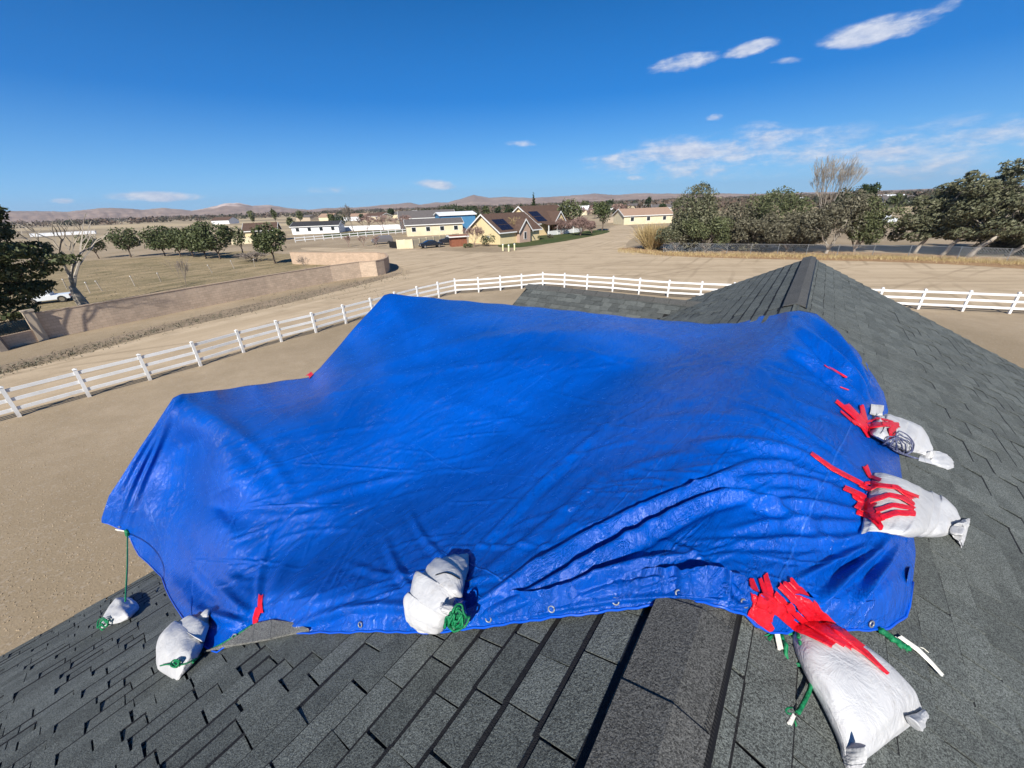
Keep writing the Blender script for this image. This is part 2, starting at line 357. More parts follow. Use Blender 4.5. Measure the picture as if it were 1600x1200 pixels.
def grid_mesh(name, P, m, parent=None, smooth=True):
    """P: rows x cols x 3"""
    R, C, _ = P.shape; me = bpy.data.meshes.new(name)
    idx = np.arange(R*C).reshape(R, C)
    q = np.stack([idx[:-1, :-1], idx[:-1, 1:], idx[1:, 1:], idx[1:, :-1]], -1).reshape(-1, 4)
    me.vertices.add(R*C); me.vertices.foreach_set('co', P.reshape(-1).astype(np.float32)); me.loops.add(q.size); me.polygons.add(len(q))
    me.loops.foreach_set('vertex_index', q.reshape(-1).astype(np.int32)); me.polygons.foreach_set('loop_start', np.arange(0, q.size, 4, dtype=np.int32)); me.update(calc_edges=True); me.materials.append(M[m])
    if smooth: me.polygons.foreach_set('use_smooth', [True]*len(me.polygons))
    me.update(); return link(name, me, parent)
def quads(centers, ax, ay):
    """many separate quads: centres Nx3, half axes Nx3"""
    N = len(centers); V = np.stack([centers-ax-ay, centers+ax-ay, centers+ax+ay, centers-ax+ay], 1).reshape(-1, 3)
    F = np.arange(4*N).reshape(N, 4); return V, F
def rotz(a): c, s = math.cos(a), math.sin(a); return np.array([[c, -s, 0], [s, c, 0], [0, 0, 1.]])
def copy_tree(o, parent=None):
    c = o.copy(); COL.objects.link(c); c.parent = parent
    for ch in list(o.children): copy_tree(ch, c)
    return c

# ================================================================== SETTING
def sheet(name, pts, m, kind='structure'):
    mb = MB(); mb.poly(pts); o = mb.build(name, m); o['kind'] = kind; return o
g = MB(); R = 9000
g.poly([(-R, -R, 0), (R, -R, 0), (R, R, 0), (-R, R, 0)]); go = g.build('ground', 'ground'); go['kind'] = 'structure'
def gp(lst, z): return [tuple(ground(x, y, z)[:2])+(z,) for x, y in lst]
def smooth_poly(pts, it=2):
    for _ in range(it):
        q = []
        for i in range(len(pts)):
            a = np.array(pts[i]); b = np.array(pts[(i+1) % len(pts)]); q += [tuple(.75*a+.25*b), tuple(.25*a+.75*b)]
        pts = q
    return pts
# dirt road: comes from the left between wall and fence, opens into the crossing, leaves right and back
F0 = [(-60, 665), (40, 640), (314, 566), (480, 516), (600, 484), (690, 458), (760, 447), (850, 440), (960, 446), (1100, 456), (1250, 464), (1430, 472), (1600, 482), (1900, 505)]
B0 = [(1900, 440), (1600, 412), (1400, 404), (1200, 402), (1050, 399), (985, 396), (975, 380), (1000, 366), (985, 352), (962, 352), (940, 362), (880, 374), (800, 396), (720, 393), (640, 390), (560, 388), (470, 386), (470, 391), (560, 396), (616, 412), (640, 425), (560, 446), (420, 482), (280, 512), (120, 556), (0, 585), (-80, 606)]
sheet('road', smooth_poly(gp(F0+B0, .004)), 'road')
sheet('field', gp([(-40, 560), (60, 520), (300, 470), (500, 440), (598, 424), (590, 404), (460, 398), (380, 392), (240, 402), (120, 408), (0, 412), (-60, 430)], .005), 'field')
sheet('roadside_verge', smooth_poly(gp([(-60, 585), (60, 556), (280, 500), (450, 462), (560, 440), (606, 428), (640, 424), (560, 447), (420, 480), (280, 512), (120, 552), (0, 582), (-60, 600)], .010)), 'verge')
sheet('lawn', smooth_poly(gp([(770, 385), (800, 388), (850, 382), (900, 374), (960, 362), (940, 358), (880, 365), (800, 372)], .008)), 'lawn')
sheet('lawn', gp([(505, 371), (560, 368), (640, 362), (640, 358), (560, 362), (505, 366)], .008), 'lawn')
sheet('grass_strip', smooth_poly(gp([(960, 388), (990, 394), (1050, 401), (1200, 405), (1400, 409), (1600, 419), (1900, 450), (1900, 430), (1600, 404), (1400, 395), (1200, 391), (1050, 388), (1000, 386)], .009)), 'drygrass')

# ---- hills on the horizon
CREST = [(-200, 345), (-60, 337), (0, 334), (60, 333), (100, 334), (140, 331), (160, 328), (200, 329), (225, 331), (255, 328), (300, 332), (325, 328), (350, 321), (375, 320), (395, 325), (420, 323), (450, 328), (480, 331), (510, 328), (560, 327), (600, 323), (625, 321), (640, 319), (655, 323), (680, 319), (700, 319), (722, 313), (740, 307), (765, 312), (790, 310), (830, 312), (880, 309), (930, 305), (960, 307), (1000, 304), (1060, 304), (1120, 303), (1180, 304), (1250, 302), (1350, 300), (1500, 297), (1700, 290), (1900, 284)]
def hills():
    cx = np.array([c[0] for c in CREST], float); cy = np.array([c[1] for c in CREST], float); cy = cy - np.interp(cx, [0, 500, 950, 1100], [3.5, 3., 2.5, 1])
    xs = np.linspace(-190, 1890, 900); ys = np.interp(xs, cx, cy); r = rays(xs, ys)
    hd = np.hypot(r[:, 0], r[:, 1]); dirs = r[:, :2]/hd[:, None]; tan_el = r[:, 2]/hd
    azs = np.arctan2(dirs[:, 0], dirs[:, 1]); D = 4200.; zc = GH + tan_el*D
    def nz(a, rr, f, seed):
        rs = np.random.default_rng(seed); o = 0
        for k in range(9):
            th = rs.uniform(0, 6.28); fr = f*(1.35**k); o = o + np.sin(a*fr*math.cos(th)*60 + rr*fr*math.sin(th)/60. + rs.uniform(0, 6.28))/(1.25**k)
        return o/4
    jag = nz(azs, 0, 3.0, 3)*3.0 + nz(azs, 0, 9.0, 5)*1.3
    zc = np.maximum(zc + jag, 12)
    rows = []
    RR = [2900, 3000, 3120, 3250, 3400, 3560, 3700, 3850, 4000, 4120, 4200, 4300, 4600]
    for rr in RR:
        s = np.clip((rr-2900)/1300., 0, 1); f = s**1.25 if rr <= 4200 else 1-.75*(rr-4200)/400
        n = nz(azs, rr, 2.2, 11); n2 = nz(azs, rr, 5.5, 12)
        z = zc*f*(1 + (.42*n + .2*n2)*(1-s)*1.2) - (1-s)*1.5
        z = np.minimum(z, GH+(zc-GH)*rr/4200*.985) if rr < 4200 else z
        if rr == 2900: z = z*0 - 2
        rows.append(np.stack([dirs[:, 0]*rr, dirs[:, 1]*rr, z], -1))
    def fn(t, p):
        P = pos(t); n = t.noise(P, .004, 7, .65); n2 = t.noise(P, .0015, 3, .5); n3 = t.noise(P, .03, 5, .7)
        c = t.mix(t.rng(n, .35, .65), (.24, .17, .135), (.40, .30, .235)); c = t.mix(t.rng(n3, .5, .62, 0, .6), c, (.12, .095, .08))
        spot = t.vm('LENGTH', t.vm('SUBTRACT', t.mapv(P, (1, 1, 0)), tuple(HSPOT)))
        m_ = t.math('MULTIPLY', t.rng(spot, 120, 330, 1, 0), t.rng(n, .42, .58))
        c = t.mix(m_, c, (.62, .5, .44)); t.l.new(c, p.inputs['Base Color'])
    q = at_dist(368, 325, 4100); HSPOT = (q[0], q[1], 0)
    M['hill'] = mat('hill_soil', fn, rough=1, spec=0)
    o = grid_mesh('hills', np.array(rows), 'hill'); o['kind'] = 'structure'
hills()

# ================================================================== HOUSE WE STAND ON
PV = np.array([.7933, -.6088, 0]); DV = np.array([.6088, .7933, 0])
PC = -.02; RZ = -1.15; SL = .5
def Hp(p, a, z): return CAM + p*PV + a*DV + np.array([0, 0, z])
cs = 1/math.sqrt(1+SL*SL); sn = SL*cs
poly_top = [(158, 812), (170, 775), (225, 690), (270, 622), (285, 615), (330, 611), (400, 601), (484, 589), (500, 575), (545, 522), (600, 461), (610, 459), (700, 468), (815, 478), (900, 486), (1000, 497), (1110, 506), (1150, 505), (1190, 496), (1225, 488), (1250, 485), (1275, 489), (1300, 510), (1322, 535), (1345, 565), (1362, 595), (1376, 625), (1380, 640), (1392, 680), (1405, 712), (1410, 752), (1420, 800), (1428, 840), (1431, 862)]
poly_bot = [(158, 814), (175, 822), (196, 830), (215, 865), (252, 900), (262, 930), (285, 965), (300, 990), (322, 1014), (340, 1020), (362, 1006), (388, 985), (402, 977), (412, 974), (438, 980), (465, 990), (520, 989), (600, 987), (660, 990), (720, 985), (790, 976), (860, 966), (940, 957), (1000, 949), (1060, 942), (1090, 941), (1130, 950), (1168, 963), (1178, 978), (1200, 988), (1230, 990), (1246, 978), (1262, 972), (1300, 984), (1345, 986), (1390, 982), (1418, 962), (1424, 930), (1431, 866)]
TX = np.array([q[0] for q in poly_top], float); TY = np.array([q[1] for q in poly_top], float)
BX = np.array([q[0] for q in poly_bot], float); BY = np.array([q[1] for q in poly_bot], float)
def inside_tarp(px, py, m=0): return (px > 158+m) & (px < 1431-m) & (py > np.interp(px, TX, TY)+m) & (py < np.interp(px, BX, BY)-m)
EAVE_L, EAVE_R, A_NEAR, A_FAR = -5.45, 6.4, -4.5, 9.9
def zmain(p): return RZ - SL*np.abs(p-PC)
RB = -2.04; RA = -1.41; AB = .93; AA = 4.2
# smooth height of tarp resting over the two covered gable wings and the main ridge
def zT(p, a):
    k = 13.
    main = RZ+.145 - np.sqrt((.5*(p-PC))**2+.0075)
    A = RA - .5*np.sqrt((a-AA)**2+.02); B = RB - .52*np.sqrt((a-AB)**2+.02)
    B = np.where(a < .1, B - .5*(.1-a), B)
    st = np.clip((-4.0-p)/2.0, 0, 1); st = st*st*(3-2*st)
    F = np.where((a > AB) & (a < AA), RA-.06-.205*(AA-a)-.62*st*np.sin(np.pi*np.clip((a-AB)/(AA-AB), 0, 1)), -9.)
    vs = np.stack([main+0*a, A, B, F]); mx = vs.max(0)
    return mx + np.log(np.exp(k*(vs-mx)).sum(0))/k*.8
ROLE = []
def controls():
    pts = []
    # near and side edges on the roof planes
    for x in np.arange(180, 1430, 42.):
        t0, b0 = np.interp(x, TX, TY), np.interp(x, BX, BY); n = max(2, int((b0-t0)/48)+1)
        for y in np.linspace(t0, b0, n):
            if x < 345 and y > 617+(x-280)*2.0: continue      # the hanging left part is set by hand
            if x < 300: continue
            if 590 < x < 1200 and y < t0+30: continue
            if y > b0-34 or (x > 1255 and y < t0+26): continue
            pts.append((x, y))
    out = []
    ts = np.linspace(.8, 12, 1400)
    for x, y in pts:
        r = ray(x, y); P = r[None]*ts[:, None]; p = P@PV; a = P@DV
        gap = P[:, 2] - zT(p, a); gap = np.where((p < -6.3), 9, gap)
        idx = np.where(gap < 0.0)[0]
        i = idx[0] if len(idx) else int(np.argmin(gap/ts))
        out.append((x, y, 1/ts[i]))
    def pin(x, y, P=None, Z=None, A=None):
        r = ray(x, y)
        t = P/(r@PV) if P is not None else (Z/r[2] if Z is not None else A/(r@DV)); out.append((x, y, 1/t))
    pin(280, 617, P=-6); pin(272, 622, P=-6.03); pin(225, 695, P=-6.12); pin(180, 762, P=-6.2); pin(158, 813, P=-6.22); pin(196, 830, P=-6.02)
    pin(485, 590, P=-6.0); pin(400, 601, P=-6); pin(340, 610, P=-6); pin(605, 460, P=-6); pin(545, 523, P=-6); pin(700, 468, P=-5.0); pin(815, 478, P=-3.9); pin(900, 486, P=-2.9); pin(950, 491, P=-2.35); pin(1000, 497, P=-1.85); pin(1055, 502, P=-1.32); pin(1110, 506, P=-.84); pin(1150, 505, P=-.62); pin(1190, 496, P=-.42)
    pin(250, 898, P=-5.0); pin(225, 800, P=-5.8); pin(262, 930, P=-4.2); pin(288, 968, P=-3.3); pin(322, 1012, P=-2.5)
    pin(300, 760, P=-5.2); pin(300, 850, P=-4.3); pin(330, 930, P=-3.1); pin(300, 690, P=-5.6); pin(350, 800, P=-4.1); pin(380, 900, P=-2.75)
    pin(400, 975, P=-2.15); pin(465, 988, P=-1.76); pin(345, 1016, P=-2.32)
    for x, y in [(520, 989), (600, 987), (700, 987), (790, 976), (940, 957), (1060, 942), (1130, 950)]:
        r = ray(x, y); t = (RZ+.012-SL*PC)/(r[2]-SL*(r@PV)); out.append((x, y, 1/t))
    for x, y in [(1290, 500), (1345, 566), (1378, 640), (1405, 720), (1410, 752), (1420, 800), (1431, 862), (1418, 960), (1390, 982), (1300, 984), (1230, 988)]:
        r = ray(x, y); t = (RZ+.014+SL*PC)/(r[2]+SL*(r@PV)); out.append((x, y, 1/t))
    return np.array(out)
CT = controls()
sc_ = 300.
def phi(d2): return .5*d2*np.log(d2+1e-9)
def tps_fit(C, lam=3e-3):
    X = C[:, :2]/sc_; n = len(X); d2 = ((X[:, None]-X[None])**2).sum(-1); K = phi(d2)+lam*np.eye(n)
    Pm = np.c_[np.ones(n), X]; A = np.block([[K, Pm], [Pm.T, np.zeros((3, 3))]]); return X, np.linalg.solve(A, np.r_[C[:, 2], 0, 0, 0])
TPX, TPW = tps_fit(CT)
def tps(px, py):
    sh = np.shape(px); Q = np.stack([np.ravel(px), np.ravel(py)], -1)/sc_; out = np.empty(len(Q))
    for i in range(0, len(Q), 20000):
        q = Q[i:i+20000]; d2 = ((q[:, None]-TPX[None])**2).sum(-1); out[i:i+20000] = phi(d2)@TPW[:-3] + TPW[-3] + q@TPW[-2:]
    return out.reshape(sh)
def tarp_base(px, py):
    it = tps(px, py); return CAM + rays(px, py)/it[..., None]
# folds: polyline in photo pixels, width px, height m
FOLDS = [
 ([(735, 868), (790, 815), (850, 752), (905, 700), (948, 668), (955, 655)], 7, .028), ([(745, 905), (830, 840), (890, 790), (940, 745)], 9, .018),
 ([(748, 942), (850, 880), (960, 820), (1060, 775), (1130, 745), (1180, 722), (1235, 724)], 9, .050), ([(760, 955), (900, 890), (1010, 832), (1090, 786), (1150, 768), (1215, 788), (1290, 840)], 9, .048),
 ([(755, 968), (860, 925), (960, 890), (1090, 862)], 9, .040), ([(745, 978), (880, 950), (1010, 930), (1120, 934), (1175, 947)], 5, .009),
 ([(1165, 948), (1100, 912), (1030, 900), (960, 910)], 6, .010), ([(1170, 940), (1120, 890), (1060, 850), (1010, 840)], 6, .010), ([(1172, 952), (1120, 938), (1050, 930), (980, 938)], 4, .006),
 ([(1060, 700), (1130, 688), (1200, 692), (1280, 720)], 9, .022), ([(960, 740), (1050, 712), (1110, 706)], 8, .016), ([(1000, 660), (1090, 645), (1180, 652)], 8, .012),
 ([(1335, 775), (1260, 748), (1190, 742), (1130, 752)], 7, .020), ([(1340, 800), (1270, 785), (1210, 780), (1150, 792)], 7, .022), ([(1345, 818), (1280, 815), (1210, 812), (1140, 830)], 8, .018), ([(1350, 838), (1290, 845), (1220, 842), (1150, 850)], 8, .020), ([(1360, 852), (1300, 880), (1250, 905)], 8, .028),
 ([(1385, 850), (1340, 890), (1290, 930), (1262, 960)], 9, .040), ([(1405, 855), (1370, 905), (1330, 955)], 8, .028), ([(1335, 760), (1300, 735), (1265, 712), (1200, 690)], 6, .012),
 ([(1376, 638), (1335, 572), (1300, 525), (1268, 493)], 4, .075), ([(1372, 640), (1322, 584), (1285, 545), (1250, 512)], 4, .075), ([(1366, 642), (1312, 602), (1270, 566), (1230, 545)], 4, .05), ([(1379, 636), (1350, 580), (1318, 532)], 3.5, .06),
 ([(1345, 655), (1300, 620), (1240, 590), (1180, 575)], 6, .010), ([(1345, 665), (1280, 640), (1200, 620)], 6, .008),
 ([(408, 965), (432, 900), (470, 850), (500, 810)], 9, .020), ([(412, 968), (470, 905), (530, 850), (580, 800)], 9, .022), ([(400, 960), (405, 890), (425, 830), (447, 792)], 6, .014), ([(398, 968), (350, 930), (310, 880), (290, 850)], 10, .022), ([(392, 975), (340, 965), (300, 950)], 9, .026),
 ([(447, 792), (520, 770), (600, 752), (660, 728)], 7, .018), ([(450, 985), (520, 955), (600, 945), (650, 950)], 9, .030), ([(280, 620), (250, 690), (215, 770), (200, 825)], 4, .035), ([(275, 630), (235, 700), (205, 760), (185, 815)], 4, .03), ([(262, 640), (222, 700), (185, 770)], 4, .02),
 ([(285, 622), (380, 680), (440, 740), (460, 790)], 12, .016), ([(486, 590), (560, 580), (680, 545), (800, 520), (900, 520)], 9, .018), ([(486, 594), (600, 590), (720, 570), (850, 560)], 9, .014), ([(720, 545), (850, 515), (1000, 520), (1150, 560)], 12, .016),
 ([(610, 465), (640, 520), (650, 560)], 9, .008), ([(260, 790), (300, 860), (330, 940)], 9, .012), ([(655, 940), (620, 890), (600, 840)], 8, .014), ([(700, 880), (660, 840), (640, 800)], 7, .012), ([(668, 895), (600, 900), (540, 880)], 7, .01),
 ([(860, 500), (980, 510), (1080, 545), (1160, 600)], 9, .010), ([(900, 590), (1010, 600), (1110, 640)], 12, .010), ([(640, 620), (760, 640), (860, 690)], 12, .010)]
# thin sharp packing creases
for l in [((447, 792), (425, 835), (413, 880)), ((490, 830), (474, 872)), ((590, 790), (545, 862), (510, 935)), ((640, 850), (605, 905)), ((570, 885), (545, 930)), ((735, 725), (690, 800), (645, 855)), ((365, 728), (340, 778)), ((700, 700), (650, 760)), ((870, 560), (700, 620)), ((920, 690), (880, 750)), ((700, 660), (640, 720), (590, 790)), ((800, 660), (740, 750)), ((560, 640), (480, 720)), ((640, 800), (570, 870))]:
    FOLDS.append((list(l), 1.8, .004))
rs = np.random.default_rng(4)
for i in range(46):           # long thin taut creases, mostly running up to the right
    x = rs.uniform(330, 1150); y = rs.uniform(np.interp(x, TX, TY)+60, np.interp(x, BX, BY)-60)
    a = math.radians(rs.normal(-52, 9) if rs.random() < .55 else rs.normal(-14, 10)); L = rs.uniform(40, 110); c = rs.uniform(-.06, .06)
    FOLDS.append(([(x-L*math.cos(a), y-L*math.sin(a)), (x, y+c*L), (x+L*math.cos(a), y+L*math.sin(a))], rs.choice([1.6, 2.2, 3.]), rs.uniform(.003, .0065)))
for i in range(230):          # many small random wrinkles following the slack of the sheet
    x = rs.uniform(300, 1290); y = rs.uniform(np.interp(x, TX, TY)+25, np.interp(x, BX, BY)-20)
    a = math.radians(rs.normal(-28, 14) if x < 900 else rs.normal(-8, 18)); L = rs.uniform(30, 110)
    if x > 1100 and y < 720: a = math.radians(rs.normal(25, 10))
    c = rs.uniform(-.2, .2); FOLDS.append(([(x-L*math.cos(a), y-L*math.sin(a)), (x, y+c*L), (x+L*math.cos(a), y+L*math.sin(a))], rs.choice([2.5, 3.5, 5.]), rs.uniform(.002, .0058)))
def fold_field(px, py):
    H = np.zeros_like(px)
    for pts, w, amp in FOLDS:
        if w > 5.2: w, amp = w*.8, amp*.82
        p = np.array(pts, float)
        for _ in range(3):       # smooth the line
            if len(p) > 2:
                q = [p[0]]
                for i in range(len(p)-1): q += [.75*p[i]+.25*p[i+1], .25*p[i]+.75*p[i+1]]
                q.append(p[-1]); p = np.array(q)
        x0, y0 = p.min(0)-4.5*w; x1, y1 = p.max(0)+4.5*w
        mk = (px > x0) & (px < x1) & (py > y0) & (py < y1)
        if not mk.any(): continue
        X = px[mk]; Y = py[mk]; best = np.full(X.shape, 1e9); sd = np.zeros(X.shape); tt = np.zeros(X.shape)
        seg = np.diff(p, axis=0); L = np.hypot(seg[:, 0], seg[:, 1]); cum = np.r_[0, np.cumsum(L)]
        for i in range(len(seg)):
            if L[i] < 1e-6: continue
            ux, uy = seg[i]/L[i]; dx = X-p[i, 0]; dy = Y-p[i, 1]; s = np.clip(dx*ux+dy*uy, 0, L[i])
            ex = dx-s*ux; ey = dy-s*uy; d = np.hypot(ex, ey); b = d < best
            best = np.where(b, d, best); sd = np.where(b, ex*uy-ey*ux, sd); tt = np.where(b, (cum[i]+s)/cum[-1], tt)
        tap = np.clip(np.sin(np.pi*np.clip(tt*.9+.06, 0, 1)), 0, 1)**.7
        f = np.exp(-(best/w)**2) - .45*np.exp(-((np.where(sd > 0, sd, -sd)-1.9*w)/(1.1*w))**2)
        H[mk] += amp*tap*f
    return H
house = thing('house', Hp(0, 3, -GH), 'dark grey shingled house roof under the blue tarp, ridge running away', 'house')
def hparent(o):
    o.parent = house; o.matrix_parent_inverse = Matrix.Translation(-house.location); return o

def tarp_mesh():
    xs = np.concatenate([np.arange(158.5, 300, 1.4), np.arange(300, 1370, 1.6), np.arange(1370, 1431, 1.1)]); NR = 330
    t0 = np.interp(xs, TX, TY); b0 = np.interp(xs, BX, BY)
    # soften the outline with small scallops
    b0 = b0 + .9*np.sin(xs*.21)+.7*np.sin(xs*.083+1); t0 = t0 + .5*np.sin(xs*.11)
    b0 = np.maximum(b0, t0+1)
    s = np.linspace(0, 1, NR)[:, None]; PX = np.broadcast_to(xs[None], (NR, len(xs))).copy(); PY = t0[None]*(1-s)+b0[None]*s
    P = tarp_base(PX, PY)
    rr = rays(PX, PY); tb = ((P-CAM)@FW)/(rr@FW); ed0 = np.clip(np.minimum((PY-t0[None]), (b0[None]-PY))/40, 0, 1)
    p0 = (P-CAM)@PV; clr0 = .014+.03*ed0+.02*np.clip(ed0*2, .3, 1)
    tL, tR = [np.where(rr[..., 2]+sg*SL*(rr@PV) < -1e-5, (RZ+clr0+sg*SL*PC)/np.minimum(rr[..., 2]+sg*SL*(rr@PV), -1e-5), 99.) for sg in (-1, 1)]
    tr_ = .5*(tL+tR+np.sqrt((tL-tR)**2+(.05*tb)**2)); tr_ = np.where((tL > 90) | (tR > 90) | (tr_*(rr@PV) < EAVE_L) | (tr_*(rr@DV) > 9), 99., tr_)
    k_ = .035*tb; tn = .5*(tb+tr_-np.sqrt((tb-tr_)**2+(k_*.5)**2));
    tn = tn-tb
    for _ in range(5):
        tn[:, 1:-1] = .25*tn[:, :-2]+.5*tn[:, 1:-1]+.25*tn[:, 2:]; tn[:, 2:-2] = .25*tn[:, :-4]+.5*tn[:, 2:-2]+.25*tn[:, 4:]
        tn[1:-1] = .25*tn[:-2]+.5*tn[1:-1]+.25*tn[2:]; tn[3:-3] = .25*tn[:-6]+.5*tn[3:-3]+.25*tn[6:]
    tn = tn+tb; P = CAM + rr*tn[..., None]
    du = np.gradient(P, axis=1); dv = np.gradient(P, axis=0); N = np.cross(dv, du); N /= np.linalg.norm(N, axis=-1)[..., None]+1e-12
    N = np.where((N*(CAM-P)).sum(-1)[..., None] < 0, -N, N)
    for _ in range(12):
        N[:, 3:-3] = (N[:, :-6]+N[:, 3:-3]+N[:, 6:])/3; N[3:-3] = (N[:-6]+N[3:-3]+N[6:])/3
    N /= np.linalg.norm(N, axis=-1)[..., None]+1e-9
    H = fold_field(PX, PY); edge = np.clip(np.minimum((PY-t0[None]), (b0[None]-PY))/10, .25, 1)
    P = P + N*(H*edge)[..., None]
    # keep clear of the shingles below
    q = P-CAM; p_ = q@PV; a_ = q@DV; m_ = zmain(p_)+.014; low = (q[..., 2] < m_) & (p_ > EAVE_L) & (a_ < 9)
    P[..., 2] = np.where(low, GH+m_, P[..., 2])
    # the far side of the sheet, out of sight: down the far slope and down over the gable ends
    ext = []
    gable = np.clip((620-xs)/30, 0, 1)[:, None]; right = np.clip((xs-1180)/60, 0, 1)[:, None]
    dvec = gable*np.array([-.04, 0, -.30])@np.stack([PV, DV, [0, 0, 1]]) + (1-gable)*(1-right)*(np.array([0, .5, -.30])@np.stack([PV, DV, [0, 0, 1]])) + right*(np.array([.10, .02, -.07])@np.stack([PV, DV, [0, 0, 1]]))
    for k in (3, 2, 1): ext.append(P[0]+dvec*(k/3.)*(np.where(xs < 200, .1, 1)*np.clip((1390-xs)/30, 0, 1))[:, None])
    P2 = np.concatenate([np.array(ext), P], 0)
    # hem: folded-over edge giving the sheet thickness at its near border
    last = P2[-1]; inw = P2[-6]-last; inw /= np.linalg.norm(inw, axis=-1)[:, None]+1e-9
    inw = inw*np.clip((b0-t0-12)/30, 0, 1)[:, None]; under = last + inw*.01 + np.array([0, 0, -.006]); under2 = last + inw*.12 + np.array([0, 0, -.012])
    P2 = np.concatenate([P2, under[None], under2[None]], 0)
    return P2, low.mean()
P2, lowfrac = tarp_mesh(); print('tarp low fraction', lowfrac)
tarp = thing('tarp', Hp(-1, 2.5, -1.2), 'big wrinkled blue tarp stretched over the roof, held by sandbags and red tape', 'tarp')
def tparent(o, par=None):
    par = par or tarp; o.parent = par; o.matrix_parent_inverse = Matrix.Translation(-par.location); return o
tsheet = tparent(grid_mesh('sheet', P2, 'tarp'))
hm_ = MB(); hm_.tube(list(P2[-3][2:-2:5]+np.array([0, 0, .003])), .0045, 5); tparent(hm_.build('hem', 'hem', smooth=True))
for gi in range(20, P2.shape[1]-20, 62):
    c0 = P2[-3][gi]; inn = P2[-30][gi]-c0; l_ = np.linalg.norm(inn)
    if l_ < .03: continue
    c0 = P2[-3][gi]+inn/l_*min(.03, l_); tv = P2[-3][gi+2]-P2[-3][gi-2]; tv /= np.linalg.norm(tv); nv = np.cross(tv, inn/l_); nv = nv if nv[2] > 0 else -nv
    gm = MB(); gm.tube([c0+nv*.006+(tv*math.cos(q)+np.cross(nv, tv)*math.sin(q))*.011 for q in np.linspace(0, 2*math.pi, 13)], .0028, 5); tparent(gm.build('grommet', 'galv', smooth=True))
COLL = []   # surfaces that things lie on
def bvh_of(o):
    me = o.data; return BVHTree.FromPolygons([tuple(v.co) for v in me.vertices], [tuple(p.vertices) for p in me.polygons])
COLL.append(bvh_of(tsheet))
def roof_hit(r):
    best = None
    tl = (RZ-SL*PC)/(r[2]-SL*(r@PV)); tr = (RZ+SL*PC)/(r[2]+SL*(r@PV))
    for t, s in ((tl, -1), (tr, 1)):
        if t > 0:
            p = (r*t)@PV
            if (p-PC)*s >= -.001:
                nrm = (PV*SL*s*1.0 + np.array([0, 0, 1.])) ; nrm /= np.linalg.norm(nrm)
                if best is None or t < best[0]: best = (t, nrm)
    return best
def hit(px, py, roof=True, tarp_ok=True):
    r = ray(px, py); L = np.linalg.norm(r); best = None
    if roof:
        h = roof_hit(r)
        if h: best = (h[0], h[1])
    for i, b in enumerate(COLL):
        if i == 0 and not tarp_ok: continue
        loc, nor, idx, d = b.ray_cast(Vector(CAM), Vector(r/L))
        if loc is not None:
            t = d/L; n = np.array(nor)
            if n@r > 0: n = -n
            if best is None or t < best[0]+.02: best = (t, n)
    if best is None: best = (1/float(tps(np.array([float(px)]), np.array([float(py)]))[0]), -r/np.linalg.norm(r))
    return CAM + r*best[0], best[1]

# ---- shingles
def under(P):
    x, y = project(P); return bool(inside_tarp(x, y, 16))
def under_s(P):
    x, y = project(P); return bool(inside_tarp(x, y, 7))
def shingles(name, side, p_from, p_to, a0, a1, amin=None, seed=1, wmin=.16, wmax=.42, step=.0095, clip=None, gap=.0):
    r = random.Random(seed); mb = MB(); st_ = MB(); E = .143; n = int((abs(p_to-p_from)/cs)/E)
    up = np.array([0, 0, 1.]); dwn = (PV*side*cs + up*(-sn)); nrm = (PV*side*sn + up*cs)
    for i in range(n+1):
        s0 = abs(p_from)+0.0 + i*E     # distance down the slope of the top of this course
        a = a0 + r.uniform(-.3, 0)
        while a < a1:
            w = r.uniform(wmin, wmax) if (i > 8 or side > 0) else r.uniform(.16, .34); raised = r.random() < (.62 if i > 8 else .97)
            base = CAM + np.array([0, 0, RZ]) + PV*PC
            L0 = s0-.03; L1 = s0+E-gap+r.uniform(-.004, .004)
            ae = min(a+w, a1)
            P0 = base + dwn*((s0+E/2)) + DV*(a+ae)/2
            shp = .05*side if side > 0 and raised else 0
            if clip is None or clip(P0):
                if not (under(P0) and all(under_s(base + dwn*l_ + DV*q_) for l_ in (s0, s0+E) for q_ in (a, ae))):
                    h1 = step*(1.35 if raised else (.5 if side < 0 else .6))+r.uniform(-.0015, .002); h0 = .001+ (0.0006 if raised else 0)
                    g_ = .0035; sk = r.uniform(-.006, .006)
                    def V(l, aa, h): return base + dwn*l + DV*aa + nrm*h
                    mb.hexa([V(L1, a+g_+sk, h1-.006), V(L1, ae-g_+sk, h1-.006), V(L0, ae-g_, h0-.004), V(L0, a+g_, h0-.004),
                             V(L1, a+g_+sk, h1+r.uniform(0, .0015)), V(L1, ae-g_+sk, h1+r.uniform(0, .0015)), V(L0, ae-g_, h0), V(L0, a+g_, h0)])
                    if True:  # black strip below each butt: exposed sealant plus the butt's shadow in its colour
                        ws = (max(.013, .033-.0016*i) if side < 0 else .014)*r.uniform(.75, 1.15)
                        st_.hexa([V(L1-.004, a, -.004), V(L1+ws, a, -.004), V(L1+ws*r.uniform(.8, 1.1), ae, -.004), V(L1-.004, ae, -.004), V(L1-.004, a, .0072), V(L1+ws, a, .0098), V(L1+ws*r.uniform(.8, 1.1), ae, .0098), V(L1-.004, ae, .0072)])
            a += w
    hparent(st_.build('sealant_shade_strips', 'sealant_shade', fix=True))
    return hparent(mb.build(name, 'shingle', fix=False))
